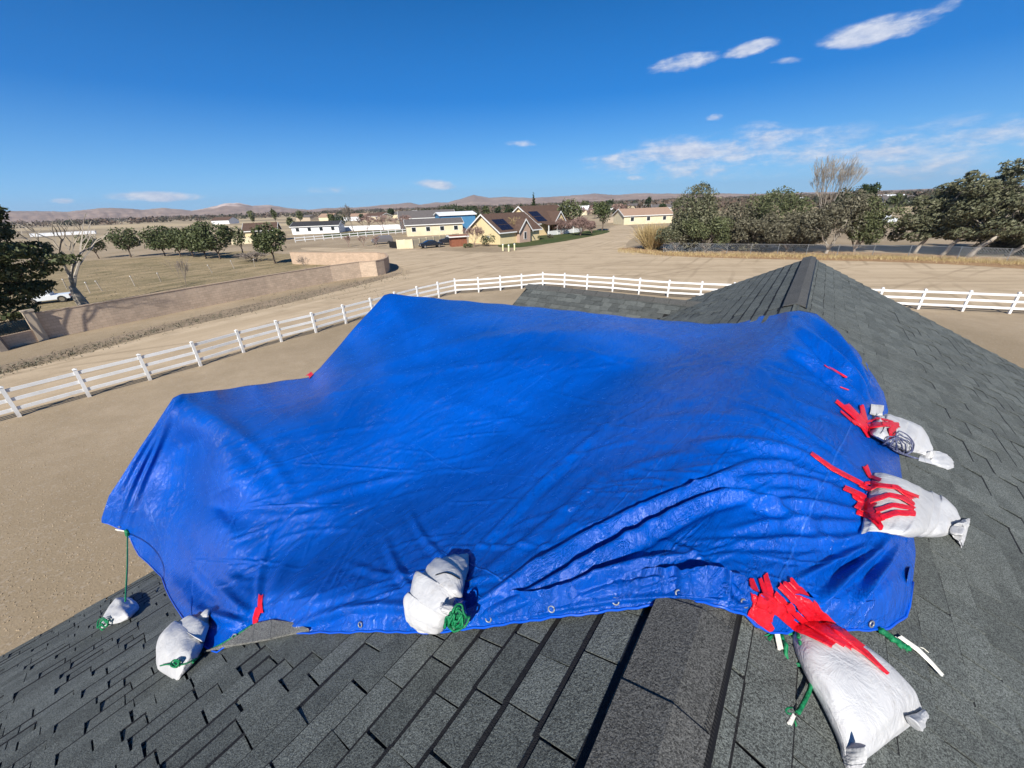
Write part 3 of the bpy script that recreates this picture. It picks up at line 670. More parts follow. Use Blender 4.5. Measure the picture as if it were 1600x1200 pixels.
# valley with the far wing (ridge along the perpendicular at a=8.55)
WC_A, WC_Z = 8.55, -1.955
def clip_left(P):
    q = P-CAM; p = q@PV; a = q@DV; z = q[2]
    zw = WC_Z-SL*abs(a-WC_A)
    return not (p < -1.3 and zw > z+.0)
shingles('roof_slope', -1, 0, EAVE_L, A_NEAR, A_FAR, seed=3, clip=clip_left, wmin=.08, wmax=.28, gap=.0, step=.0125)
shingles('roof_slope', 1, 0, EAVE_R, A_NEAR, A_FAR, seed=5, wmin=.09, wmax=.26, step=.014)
# deck under the shingles (roof body with thickness)
dk = MB()
for sgn, e in ((-1, EAVE_L), (1, EAVE_R)):
    zz = RZ - SL*abs(e-PC)
    for lift, th in ((-.004, .03),):
        A = [Hp(PC, A_NEAR, RZ+lift), Hp(e, A_NEAR, zz+lift), Hp(e, A_FAR-.02, zz+lift), Hp(PC, A_FAR-.02, RZ+lift)]
        dk.prism([q-np.array([0, 0, .16]) for q in (A if sgn < 0 else A[::-1])], (0, 0, .16))
hparent(dk.build('roof_deck', 'underlay'))
fb = MB()
for sgn, e in ((-1, EAVE_L), (1, EAVE_R)):
    zz = RZ - SL*abs(e-PC)
    fb.prism([Hp(e-sgn*.0, A_NEAR, zz-.20), Hp(e+sgn*.03, A_NEAR, zz-.20), Hp(e+sgn*.03, A_FAR, zz-.20), Hp(e, A_FAR, zz-.20)], (0, 0, .17))
    fb.prism([Hp(PC, A_FAR-.019, RZ-.22), Hp(e, A_FAR-.019, zz-.22), Hp(e, A_FAR+.012, zz-.22), Hp(PC, A_FAR+.012, RZ-.22)], (0, 0, .20))
hparent(fb.build('fascia', 'underlay', fix=True))
# ridge cap on its vent
cap = MB(); cap2 = MB(); r_ = random.Random(2); a = A_NEAR
up = np.array([0, 0, 1.])
vent = MB(); vent2 = MB(); VL, VR = -.15, .066
def capz(p, lift=0): return -1.130 + lift - .30*abs(p-PC)
while a < A_FAR:
    L = .30; P0 = Hp(0, a+.07, -1.13)
    j = r_.uniform(-.003, .003)
    for s, w in ((-1, VL), (1, VR)):
        h0, h1 = .011, .002
        z0 = capz(PC); 
        if s < 0: A8 = [Hp(w+j, a+.01, capz(w)+h1-.01), Hp(PC, a+.01, z0+h1-.01), Hp(PC, a+L+.03, z0+h0-.01), Hp(w, a+L+.03, capz(w)+h0-.01), Hp(w+j, a+.01, capz(w)+h1), Hp(PC, a+.01, z0+h1), Hp(PC, a+L+.03, z0+h0), Hp(w, a+L+.03, capz(w)+h0)]
        else: A8 = [Hp(PC, a+.01, z0+h1-.01), Hp(w+j, a+.01, capz(w)+h1-.01), Hp(w, a+L+.03, capz(w)+h0-.01), Hp(PC, a+L+.03, z0+h0-.01), Hp(PC, a+.01, z0+h1), Hp(w+j, a+.01, capz(w)+h1), Hp(w, a+L+.03, capz(w)+h0), Hp(PC, a+L+.03, z0+h0)]
        if not (1.05 < a < 5.1): (cap if a < 3 else cap2).hexa(A8)
    a += .30
hparent(cap.build('ridge_cap', 'cap')); hparent(cap2.build('ridge_cap', 'cap'))
for s, w in ((-1, VL), (1, VR)):
    zt = capz(w)-.004; zb = RZ-SL*abs(w-PC)+.004
    for q0, q1 in ((A_NEAR, 1.08), (5.4, A_FAR-.05)):
        ov = .016 if s > 0 else .004; v_ = vent if q0 < 0 else vent2
        v_.prism([Hp(w+ov*s, q0, zb), Hp(w-.012*s, q0, zb), Hp(w-.012*s, q0, zt-.004), Hp(w+ov*s, q0, zt-.008)], DV*(q1-q0))
# bristles of the vent filter
a = -.6
while a < 1.3:
    P = Hp(VR+.008, a, capz(VR)-.004); P1 = Hp(VR-.012, a+.004, capz(VR)+.0135); vent.tube([P, P1], .0012, 3, False); a += .009
hparent(vent.build('ridge_vent', 'black_plastic', fix=True)); hparent(vent2.build('ridge_vent', 'black_plastic', fix=True))
# far wing roof
wg = MB(); deck = MB(); r_ = random.Random(9)
def wslope(sg, pl, pr):
    dwn = DV*sg*cs - up*sn; nrm = DV*sg*sn + up*cs; n = 18 if sg < 0 else 14
    for i in range(n):
        p = pl + r_.uniform(0, .1)
        while p < pr:
            w = r_.uniform(.14, .34); s0 = .05+i*.143; rai = r_.random() < .5; h = .012 if rai else .005
            c = CAM + up*WC_Z + DV*WC_A + dwn*(s0+.07) + PV*(p+w/2); q = c-CAM
            if q[2] > RZ-SL*abs(q@PV-PC)-.03 and not under(c):
                base = CAM + up*WC_Z + DV*WC_A
                def V(l, pp, hh): return base + dwn*l + PV*pp + nrm*hh
                l0, l1 = s0-.02, s0+.143
                wg.hexa([V(l1, p, h-.006), V(l1, p+w-.006, h-.006), V(l0, p+w-.006, -.004), V(l0, p, -.004), V(l1, p, h), V(l1, p+w-.006, h), V(l0, p+w-.006, .001), V(l0, p, .001)])
            p += w
wslope(-1, -5.9, -.6); wslope(1, -5.9, -.6)
hparent(wg.build('wing_roof', 'lam', fix=True))
wcap = MB(); p = -5.9
while p < -1.25:
    for sg in (-1, 1):
        wcap.hexa([Hp(p, WC_A, WC_Z+.004), Hp(p+.33, WC_A, WC_Z+.004), Hp(p+.33, WC_A+sg*.15, WC_Z-.07), Hp(p, WC_A+sg*.15, WC_Z-.07), Hp(p, WC_A, WC_Z+.02), Hp(p+.33, WC_A, WC_Z+.026), Hp(p+.33, WC_A+sg*.15, WC_Z-.05), Hp(p, WC_A+sg*.15, WC_Z-.056)])
    p += .335
hparent(wcap.build('wing_ridge_cap', 'cap', fix=True))
def wing_deck(az_, zr, half, pl, drop=.0, name='wing_deck'):
    m_ = MB(); z0 = zr-drop; zl = z0-SL*half
    for sg in (-1, 1):
        m_.prism([Hp(pl, az_, z0-.12), Hp(pl, az_+sg*half, zl-.12), Hp(-.9, az_+sg*half, zl-.12), Hp(-.9, az_, z0-.12)], (0, 0, .11))
    hparent(m_.build(name, 'underlay', fix=True))
wing_deck(WC_A, WC_Z, 1.9, -5.88)
wing_deck(AA, RA, 1.3, -5.6, .3)
# walls down to the ground
wl = MB(); zwl = RZ-SL*5.0-.25
wl.prism([Hp(-5.0, A_NEAR+.4, -GH), Hp(5.9, A_NEAR+.4, -GH), Hp(5.9, A_FAR-.4, -GH), Hp(-5.0, A_FAR-.4, -GH)], (0, 0, GH+zwl-.28))
wl.prism([Hp(-5.0, A_FAR-.42, zwl-.28), Hp(PC, A_FAR-.42, RZ-.22), Hp(5.9, A_FAR-.42, zwl-.53)], DV*.02)
for az_, zr, half in ((WC_A, WC_Z, 1.6), (AA, RA-.3, 1.25)):
    wl.prism([Hp(-5.6, az_-half, -GH), Hp(-4.9, az_-half, -GH), Hp(-4.9, az_+half, -GH), Hp(-5.6, az_+half, -GH)], (0, 0, GH+zr-SL*half-.25))
    wl.prism([Hp(-5.6, az_-half, zr-SL*half-.25), Hp(-5.6, az_+half, zr-SL*half-.25), Hp(-5.6, az_, zr-.22)], PV*.3)
hparent(wl.build('wall', 'stucco', fix=True))
# piece of the near covered wing's slope showing below the tarp, with its valley
vp = MB(); r_ = random.Random(4)
def onpatch(px, py, lift=.0):
    x, y = px, py; Q = tarp_base(np.array([[x]]), np.array([[y]]))[0, 0]; return Q
edge_pts = [(318, 1022), (345, 1012), (372, 996), (398, 978), (425, 972), (455, 976), (482, 986)]
low_pts = [(318, 1026), (345, 1019), (372, 1013), (398, 1009), (425, 1004), (455, 997), (486, 992)]
def vroof(q, l): P, n = hit(*q, tarp_ok=False); return P+n*l
for i in range(len(edge_pts)-1):
    a_, b_, c_, d_ = low_pts[i], low_pts[i+1], edge_pts[i+1], edge_pts[i]
    def up_(q, l): r = ray(q[0], q[1]-4); h = roof_hit(r); return CAM + r*(h[0]*(1-.04*l))
    g_ = .004
    lo = [vroof(a_, .026), vroof(b_, .026)]; hi = [up_(c_, 1), up_(d_, 1)]
    lo[0] = lo[0]*(1-g_*3)+lo[1]*g_*3; hi[1] = hi[1]*(1-g_*3)+hi[0]*g_*3
    vp.hexa([lo[0]-up*.012, lo[1]-up*.012, hi[0]-up*.012, hi[1]-up*.012, lo[0], lo[1], hi[0], hi[1]])
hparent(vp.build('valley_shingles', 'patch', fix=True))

# ================================================================== SANDBAGS, TAPE, ROPES
def sack(prof, ears=None, seed=1, m='sack', flat=.5, pleat=0, roof_only=False, name='sack', parent=None, lift=.0, wr=.006):
    """prof: (px, py, half width px, thickness m) from tip to tail; returns object; lies on roof or tarp"""
    wr *= .42; r2 = np.random.default_rng(seed); pr = np.array(prof, float)
    n = 46; s = np.linspace(0, 1, len(pr)); si = np.linspace(0, 1, n)
    def cr(col):   # monotone-ish smooth interpolation
        y = np.interp(si, s, pr[:, col]); k = np.array([.25, .5, .25])
        for _ in range(2): y[1:-1] = np.convolve(y, k, 'valid')
        return y
    X, Y, Wd, Th = cr(0), cr(1), cr(2), cr(3)
    dx = np.gradient(X); dy = np.gradient(Y); L = np.hypot(dx, dy); nx, ny = -dy/L, dx/L
    K = 34; rows = []; ph = r2.uniform(0, 6.28, 12)
    for i in range(n):
        A, nA = hit(X[i]+nx[i]*Wd[i], Y[i]+ny[i]*Wd[i], True, not roof_only); B, nB = hit(X[i]-nx[i]*Wd[i], Y[i]-ny[i]*Wd[i], True, not roof_only)
        C0, nC = hit(X[i], Y[i], True, not roof_only); nn = nA+nB+nC; nn /= np.linalg.norm(nn)
        c = (A+B)/2; lat = (A-B)/2
        if np.linalg.norm(C0-c) < .2: c = .5*c+.5*C0
        row = []
        for j in range(K):
            th = 2*math.pi*j/K; ct, st = math.cos(th), math.sin(th)
            e = .75; cx = math.copysign(abs(ct)**e, ct); sy = math.copysign(abs(st)**e, st)
            hz = Th[i]*(.5 + .5*sy*(1 if st > 0 else 1))
            q = 1 + (pleat*math.cos(13*th+ph[0])*max(0, 1-Th[i]/max(Th))**.8 if pleat else 0)
            w_ = wr*(math.sin(3*th+si[i]*9+ph[1])+math.sin(7*th-si[i]*17+ph[2])*.7+math.sin(5*th+si[i]*31+ph[3])*.5)
            amp = min(1, Th[i]/max(Th)+.2)
            row.append(c + lat*cx*q + nn*(hz*q + lift + .004 + w_*amp*(st > -.2)) + (lat/(np.linalg.norm(lat)+1e-6))*w_*.8*amp)
        rows.append(row)
    P = np.array(rows); P = np.concatenate([P, P[:, :1]], 1)
    P = np.concatenate([np.repeat(P[:1].mean(1, keepdims=True), K+1, 1), P, np.repeat(P[-1:].mean(1, keepdims=True), K+1, 1)], 0)
    if ears:
        pass
    o = grid_mesh(name, P, m); o.data.validate()
    sub = o.modifiers.new('s', 'SUBSURF'); sub.levels = 1; sub.render_levels = 1
    return o
def bag_thing(px, py, label, name='sandbag'):
    P, n = hit(px, py); return thing(name, P, label, 'sandbag', 'white sandbags holding down the tarp')
def strip(pts, w, parent, m='tape', lift=.004, name='tape_strip', seed=0, jag=1.0, th=.0015):
    p = np.array(pts, float); r2 = random.Random(seed); seg = np.diff(p, axis=0); L = np.hypot(seg[:, 0], seg[:, 1]); cum = np.r_[0, np.cumsum(L)]; n = max(3, int(cum[-1]/4))
    t = np.linspace(0, cum[-1], n); X = np.interp(t, cum, p[:, 0]); Y = np.interp(t, cum, p[:, 1]); wd = np.interp(t, cum, w if hasattr(w, '__len__') else [w]*len(p))
    dx = np.gradient(X); dy = np.gradient(Y); l = np.hypot(dx, dy); nx, ny = -dy/l, dx/l
    topr = []
    for i in range(n):
        row = []
        for k in (-1, -.33, .33, 1):
            jj = r2.uniform(-jag, jag) if i in (0, n-1) else 0
            P, nn = hit(X[i]+nx[i]*wd[i]/2*k+dx[i]/l[i]*jj*2, Y[i]+ny[i]*wd[i]/2*k+dy[i]/l[i]*jj*2); row.append(P+nn*lift)
        topr.append(row)
    T = np.array(topr)
    # depth smoothing so that the strip bridges small gaps
    D = np.linalg.norm(T-CAM, axis=-1)
    for _ in range(2): D[1:-1] = .25*D[:-2]+.5*D[1:-1]+.25*D[2:]
    T = CAM + (T-CAM)/np.linalg.norm(T-CAM, axis=-1)[..., None]*(D-.003)[..., None]
    Bm = CAM + (T-CAM)*(1+th/np.linalg.norm(T-CAM, axis=-1)[..., None])
    P = np.concatenate([T, Bm[:, ::-1], T[:, :1]], 1)
    o = grid_mesh(name, P, m, smooth=False); return tparent(o, parent)
def rope(pts, rad, parent, m='green_rope', lift=.01, name='rope', k=6, wob=0., seed=1, P3=None):
    if P3 is None:
        P3 = []
        for q in pts:
            P, n = hit(q[0], q[1]); P3.append(P+n*(lift+(q[2] if len(q) > 2 else 0)))
    P3 = np.array(P3); t = np.linspace(0, 1, len(P3)); ti = np.linspace(0, 1, len(P3)*5)
    Q = np.stack([np.interp(ti, t, P3[:, i]) for i in range(3)], -1)
    for _ in range(3): Q[1:-1] = .25*Q[:-2]+.5*Q[1:-1]+.25*Q[2:]
    if wob: Q += np.random.default_rng(seed).normal(0, wob, Q.shape)
    mb = MB(); mb.tube(Q, rad, k); return tparent(mb.build(name, m, smooth=True), parent)
def frayed(px, py, parent, m='green_rope', ang=0, L=.05, n=12, seed=1, name='frayed_end', spread=.7):
    r2 = random.Random(seed); P, nn = hit(px, py); P = P+nn*.012; mb = MB()
    Q, _ = hit(px+20*math.cos(ang), py+20*math.sin(ang)); d = Q-P; d /= np.linalg.norm(d); s = np.cross(nn, d)
    for i in range(n):
        a = r2.uniform(-spread, spread); dd = d*math.cos(a)+s*math.sin(a); b = r2.uniform(0, .4)
        mb.tube([P, P+dd*L*.5+nn*b*L*.6, P+dd*L*r2.uniform(.8, 1.2)+nn*b*L*.3], .0016, 3)
    return tparent(mb.build(name, m), parent)
def rings(cx, cy, rpx, n, rad, parent, m, name, tilt=.0, lift=.03, seed=3, sq=.7, jit=4, ang=0):
    r2 = random.Random(seed)
    for k in range(n):
        x0 = cx+r2.uniform(-jit, jit); y0 = cy+r2.uniform(-jit, jit); rr = rpx*r2.uniform(.75, 1.15); a0 = ang+r2.uniform(-.5, .5); pts = []
        for i in range(19):
            t = 2*math.pi*i/18; ux, uy = rr*math.cos(t), rr*sq*math.sin(t)
            pts.append((x0+ux*math.cos(a0)-uy*math.sin(a0), y0+ux*math.sin(a0)+uy*math.cos(a0)))
        rope(pts, rad, parent, m, lift+.004*k, name)

# 1: small bag by itself low on the left slope, tied to the tarp corner
b1 = bag_thing(188, 965, 'small white sandbag alone on the shingles near the left eave, tied to the tarp corner')
o = sack([(158, 982, 2, .02), (168, 975, 7, .05), (182, 966, 13, .08), (196, 958, 17, .10), (207, 951, 13, .07), (214, 948, 9, .05), (217, 946, 3, .02)], seed=2, roof_only=True, pleat=.12, wr=.012); tparent(o, b1); COLL.append(bvh_of(o))
rings(170, 974, 8, 3, .006, b1, 'green_rope', 'rope_tie', lift=.03, jit=2, ang=-.5)
cornr, _n = hit(199, 829); cornr = CAM+ray(199, 833)/tps(np.array([199.]), np.array([829.]))[0]
e1, n1 = hit(196, 945)
rope(None, .007, b1, 'green_rope', P3=[cornr, (cornr+e1)/2-np.array([0, 0, .02]), e1+n1*.03], name='tie_cord')
mb = MB(); mb.tube([cornr+up*.05, cornr-up*.02, cornr-up*.07], [.015, .03, .012], 7); tparent(mb.build('knot', 'green_rope', smooth=True), b1)
mb = MB(); mb.tube([cornr+up*.03, cornr+up*.05-EU*.09, cornr+up*.06-EU*.12], [.008, .01, .006], 5); tparent(mb.build('cord_end', 'strap'), b1)
# 2
b2 = bag_thing(292, 1012, 'white sandbag in patchy shade on the tarp\'s lower left corner, tied with thin green cord')
o = sack([(328, 953, 1, .01), (325, 962, 5, .03), (319, 976, 14, .07), (309, 991, 23, .10), (297, 1008, 29, .12), (284, 1026, 31, .12), (273, 1042, 26, .09), (266, 1053, 21, .05), (263, 1058, 17, .015)], seed=5, wr=.009, pleat=.06); tparent(o, b2); COLL.append(bvh_of(o))
rope([(255, 1039), (266, 1037), (278, 1040), (290, 1036), (303, 1030)], .004, b2, lift=.012)
rings(281, 1038, 5, 3, .004, b2, 'green_rope', 'knot', lift=.015, jit=2)
rope([(300, 1034), (320, 1022), (345, 1010), (372, 994), (396, 978)], .005, b2, 'hem', lift=.012, name='tie_cord'); b2.children[-1].data.materials[0] = M['green_rope']
# 3
b3 = bag_thing(695, 930, 'bulging white sandbag gathered by a green rope knot, on the tarp\'s lower middle edge')
o = sack([(733, 868, 1, .01), (728, 877, 7, .03), (720, 890, 16, .06), (711, 905, 25, .09), (701, 922, 33, .115), (689, 942, 37, .12), (678, 960, 33, .10), (670, 976, 22, .06), (667, 986, 12, .02), (667, 990, 3, .01)], seed=8, wr=.0045, pleat=.05); tparent(o, b3); COLL.append(bvh_of(o))
o = sack([(692, 949, 2, .03), (697, 953, 8, .06), (703, 957, 9, .07), (708, 960, 7, .06), (711, 963, 5, .04)], seed=9, wr=.004, pleat=.16, name='gathered_neck', lift=.006); tparent(o, b3); COLL.append(bvh_of(o))
rings(710, 962, 7, 6, .0042, b3, 'green_rope', 'rope_tie', lift=.02, jit=2.5, sq=.9)
rope([(711, 968), (713, 977), (713, 986)], .006, b3, lift=.014, name='rope_tail')
rope([(682, 900), (695, 896), (706, 899), (716, 906), (727, 909), (738, 906)], .0022, b3, 'black_plastic', lift=.006, name='cord'); 
o = sack([(716, 942, 3, .02), (720, 935, 8, .04), (727, 938, 8, .04), (733, 944, 3, .02)], seed=12, m='tarp', name='tarp_bunch', lift=.03); tparent(o, tarp)
# 4: biggest
b6 = bag_thing(1330, 1090, 'largest white sandbag, full and flat, on the right slope under red tape strips', )
o = sack([(1236, 982, 7, .04), (1244, 992, 18, .06), (1258, 1010, 32, .09), (1278, 1036, 42, .10), (1302, 1066, 50, .11), (1326, 1096, 58, .105), (1348, 1124, 66, .09), (1362, 1142, 71, .06), (1371, 1153, 72, .045), (1376, 1159, 76, .022), (1379, 1163, 72, .01)], seed=21, wr=.0035, roof_only=True); tparent(o, b6); COLL.append(bvh_of(o))
def ear(pxs, parent, seed):
    o = sack(pxs, seed=seed, wr=.003, roof_only=True, name='sack_corner', pleat=.08); tparent(o, parent)
ear([(1322, 1160, 16, .05), (1324, 1175, 16, .04), (1326, 1188, 14, .03), (1329, 1198, 9, .015)], b6, 3)
ear([(1412, 1122, 10, .03), (1422, 1118, 7, .025), (1431, 1114, 5, .018), (1437, 1111, 5, .014), (1440, 1110, 4, .006)], b6, 4)
# 5: middle right, crossed by red tape
b5 = bag_thing(1420, 800, 'white sandbag striped with red tape bands, middle of the tarp\'s right edge')
o = sack([(1353, 786, 48, .012), (1362, 788, 46, .045), (1378, 793, 43, .07), (1400, 801, 39, .09), (1424, 808, 35, .095), (1448, 815, 31, .09), (1468, 821, 23, .07), (1479, 824, 13, .06), (1485, 826, 8, .045)], seed=31, wr=.0055, pleat=.05); tparent(o, b5); COLL.append(bvh_of(o))
o = sack([(1482, 826, 7, .045), (1490, 829, 15, .04), (1499, 832, 20, .035), (1506, 834, 22, .012)], seed=32, wr=.006, pleat=.3, name='gathered_neck'); tparent(o, b5)
# 6: upper right
b4 = bag_thing(1405, 685, 'small white sandbag wrapped in coils of dark cord, uppermost on the tarp\'s right edge')
o = sack([(1358, 667, 14, .05), (1368, 670, 18, .07), (1382, 676, 20, .08), (1400, 684, 21, .09), (1418, 692, 20, .085), (1431, 699, 15, .06), (1439, 706, 9, .05), (1446, 712, 6, .04)], seed=41, wr=.006, pleat=.08); tparent(o, b4); COLL.append(bvh_of(o))
o = sack([(1444, 711, 6, .03), (1456, 717, 10, .03), (1468, 722, 11, .03), (1480, 727, 9, .02), (1489, 730, 3, .008)], seed=42, wr=.005, pleat=.25, name='gathered_neck'); tparent(o, b4)
rings(1402, 692, 18, 5, .0038, b4, 'navy_cord', 'cord_coil', lift=.012, jit=8, sq=.55, ang=.5, seed=6)
rope([(1375, 690), (1395, 706), (1420, 716), (1435, 720), (1445, 716)], .007, b4, 'navy_cord', lift=.014, name='cord_coil')
strip([(1432, 716), (1462, 724)], 14, b4, 'grey_tag', name='tag', jag=0, lift=.02)
strip([(1358, 640), (1378, 643)], [16, 18], tarp, 'sack', name='tarp_patch', jag=0, lift=.008)

# tape
SD = [0]
def T(pts, w, par=tarp, lift=.004): SD[0] += 1; strip(pts, [x*.84 for x in w] if hasattr(w, '__len__') else w*.84, par, lift=lift+.0008*(SD[0] % 5), seed=SD[0])
T([(408, 930), (407, 944), (408, 958)], [9, 9, 11]); T([(405, 952), (400, 966), (401, 976)], [12, 11, 13])
T([(488, 583), (481, 589)], [7, 9])
for p_, w_ in [([(1306, 628), (1330, 648), (1352, 668)], [7, 9, 12]), ([(1312, 642), (1338, 664)], [4, 6]), ([(1322, 632), (1345, 660)], [8, 14]), ([(1345, 634), (1350, 660)], [8, 12]), ([(1338, 650), (1358, 682)], [14, 13]), ([(1330, 658), (1352, 672)], [5, 6])]: T(p_, w_)
T([(1288, 571), (1300, 577), (1322, 590)], [2, 4, 4]); T([(1312, 605), (1326, 610)], 2)
for p_, w_ in [([(1355, 668), (1380, 664), (1404, 665)], [12, 9, 9]), ([(1376, 662), (1402, 668)], [6, 8]), ([(1392, 668), (1392, 686)], [16, 12]), ([(1352, 660), (1372, 654), (1395, 660)], [5, 4, 3])]: T(p_, w_, b4, .006)
for p_, w_ in [([(1267, 709), (1300, 733), (1348, 758)], [7, 9, 9]), ([(1350, 728), (1358, 745), (1376, 752)], [11, 8, 8]), ([(1318, 763), (1345, 775), (1365, 795)], [10, 10, 20]), ([(1335, 790), (1360, 800), (1378, 815)], [12, 16, 20]), ([(1336, 800), (1368, 812)], [8, 10]), ([(1366, 812), (1377, 826)], [14, 10]), ([(1332, 772), (1360, 790)], [14, 20]), ([(1342, 758), (1362, 768)], [8, 10])]: T(p_, w_)
for p_, w_ in [([(1348, 757), (1362, 756), (1374, 759)], [6, 7, 6]), ([(1352, 770), (1372, 760), (1400, 763), (1424, 781)], [8, 9, 9, 6]), ([(1360, 786), (1388, 775), (1408, 779), (1426, 790)], [10, 9, 9, 9]), ([(1368, 801), (1395, 791), (1427, 796)], [9, 9, 8]), ([(1376, 811), (1400, 803), (1428, 804)], [9, 10, 11]), ([(1392, 762), (1432, 778)], [5, 6])]: T(p_, w_, b5, .007)
# cluster holding the biggest bag
for p_, w_ in [([(1173, 906), (1182, 935), (1180, 960)], [9, 16, 22]), ([(1195, 899), (1202, 930), (1200, 958)], [9, 15, 30]), ([(1168, 958), (1185, 968), (1203, 985)], [22, 34, 16]), ([(1186, 905), (1196, 935)], [7, 10]), ([(1180, 935), (1205, 945), (1235, 968)], [24, 28, 12]), ([(1172, 956), (1206, 962)], [20, 22])]: T(p_, w_)
for k, (x0, y0) in enumerate([(1214, 916), (1222, 912), (1232, 909), (1208, 930), (1200, 945)]):
    x1, y1 = [(1330, 1015), (1345, 1014), (1383, 1054), (1318, 1010), (1300, 1010)][k]
    T([(x0, y0), ((x0+x1)/2-3, (y0+y1)/2+(2 if k < 3 else 5)), (x1, y1)], [[10, 14, 12], [9, 10, 10], [11, 17, 5], [10, 14, 14], [12, 16, 14]][k], b6, .008)
T([(1325, 1005), (1350, 1022), (1383, 1054)], [14, 12, 5], b6, .007)
# ropes hanging from the biggest bag
rp = thing('rope', hit(1245, 1090)[0], 'green rope with a frayed knotted end dangling left of the largest sandbag', 'rope')
RPX = np.array([(1232, 986), (1240, 1002), (1246, 1020), (1251, 1040), (1254, 1056), (1254, 1070), (1250, 1084), (1242, 1100), (1232, 1117)], float)
RPX = [(np.interp(q, np.linspace(0, 1, len(RPX)), RPX[:, 0]), np.interp(q, np.linspace(0, 1, len(RPX)), RPX[:, 1]), .022) for q in np.linspace(0, 1, 34)]
rope(RPX, .0058, rp, lift=.01, name='rope_strand')
rope([(1228, 986, .03), (1236, 1020, .03), (1247, 1050, .03), (1253, 1072, .03)], .0045, rp, lift=.01, name='rope_strand')
frayed(1230, 1116, rp, ang=1.3, L=.035, n=16, seed=3, spread=1.0); rings(1228, 1114, 6, 3, .003, rp, 'green_rope', 'knot', lift=.01, jit=3)
strip([(1232, 1118), (1224, 1134)], [7, 9], rp, 'strap', name='strap_end', lift=.02)
rp2 = thing('rope', hit(1208, 1000)[0], 'short frayed green and white rope stub under the red tape cluster', 'rope')
frayed(1204, 990, rp2, ang=1.6, L=.05, n=18, seed=5); frayed(1218, 990, rp2, ang=1.5, L=.045, n=14, seed=7)
strip([(1206, 990), (1212, 1018)], [8, 9], rp2, 'strap', name='strap_end', lift=.02)
rp3 = thing('rope', hit(1400, 1005)[0], 'green rope bundle with pale straps lying on shingles below the tarp\'s right corner', 'rope')
rope([(1370, 982), (1384, 996), (1400, 1008), (1412, 1014)], .011, rp3, lift=.014, name='rope_strand', wob=.002); rope([(1374, 988), (1390, 999), (1404, 1014)], .008, rp3, lift=.012, name='rope_strand', wob=.002)
frayed(1402, 1008, rp3, ang=.9, L=.05, n=14, seed=9); frayed(1424, 1011, rp3, 'strap', ang=-.1, L=.05, n=12, seed=11, spread=.4, name='strap_fray')
strip([(1392, 996), (1408, 1012), (1424, 1013), (1436, 1008)], [6, 6, 6, 8], rp3, 'strap', name='strap', lift=.012)
strip([(1396, 997), (1425, 1018), (1445, 1038), (1463, 1058)], [6, 7, 6, 5], rp3, 'strap', name='strap', lift=.022)
# ================================================================== SURROUNDINGS
# ---- white rail fence
FP = [(31, 651), (140, 620), (235, 594), (314, 572), (381, 551), (440, 534), (494, 520), (541, 506), (583, 494), (620, 483), (654, 473), (686, 465), (712, 459), (748, 457), (782, 454), (815, 451), (848, 448), (882, 450), (917, 453), (957, 456), (998, 460), (1043, 464), (1093, 467)]
pts = [ground(*q) for q in FP]
d0 = (pts[0]-pts[2]); d0 /= np.linalg.norm(d0)
for k in range(1, 5): pts.insert(0, pts[0]+d0*2.2)
last = pts[-1]; e = ground(1571, 490)
for k in range(1, 13): pts.append(last+(e-last)/np.linalg.norm(e-last)*2.28*k)
fence = thing('rail_fence', pts[16], 'long white vinyl three rail fence curving along the near side of the dirt road', 'fence')
def fpar(o, par): o.parent = par; o.matrix_parent_inverse = Matrix.Translation(-par.location); return o
for i, q in enumerate(pts):
    d = (pts[min(i+1, len(pts)-1)]-pts[max(i-1, 0)]); R_ = rotz(math.atan2(d[1], d[0])); q = np.array([q[0], q[1], 0])
    tl = R_@np.array([random.gauss(0, .006), random.gauss(0, .006), 0])
    mb = MB(); mb.box(q+(0, 0, .67), (.125, .125, 1.36), R_); mb.box(q+(0, 0, 1.36), (.15, .15, .03), R_)
    c = q+np.array((0, 0, 1.375)); n0 = len(mb.v); hw = .07
    for dx, dy in ((-1, -1), (1, -1), (1, 1), (-1, 1)): mb.v.append(c+R_@np.array((dx*hw, dy*hw, 0)))
    mb.v.append(c+(0, 0, .05)); mb.f += [(n0, n0+1, n0+4), (n0+1, n0+2, n0+4), (n0+2, n0+3, n0+4), (n0+3, n0, n0+4)]
    fpar(mb.build('post', 'vinyl'), fence)
for h in (.36, .78, 1.2):
    for i in range(len(pts)-1):
        a, b = np.array([*pts[i][:2], h]), np.array([*pts[i+1][:2], h]); d = b-a; L = np.linalg.norm(d); u_ = d/L
        sag = np.array([0, 0, random.gauss(0, .006)])
        mb = MB(); mb.box((a+b)/2+sag, (L-.13, .045, .14), rotz(math.atan2(d[1], d[0]))); fpar(mb.build('rail', 'vinyl'), fence)

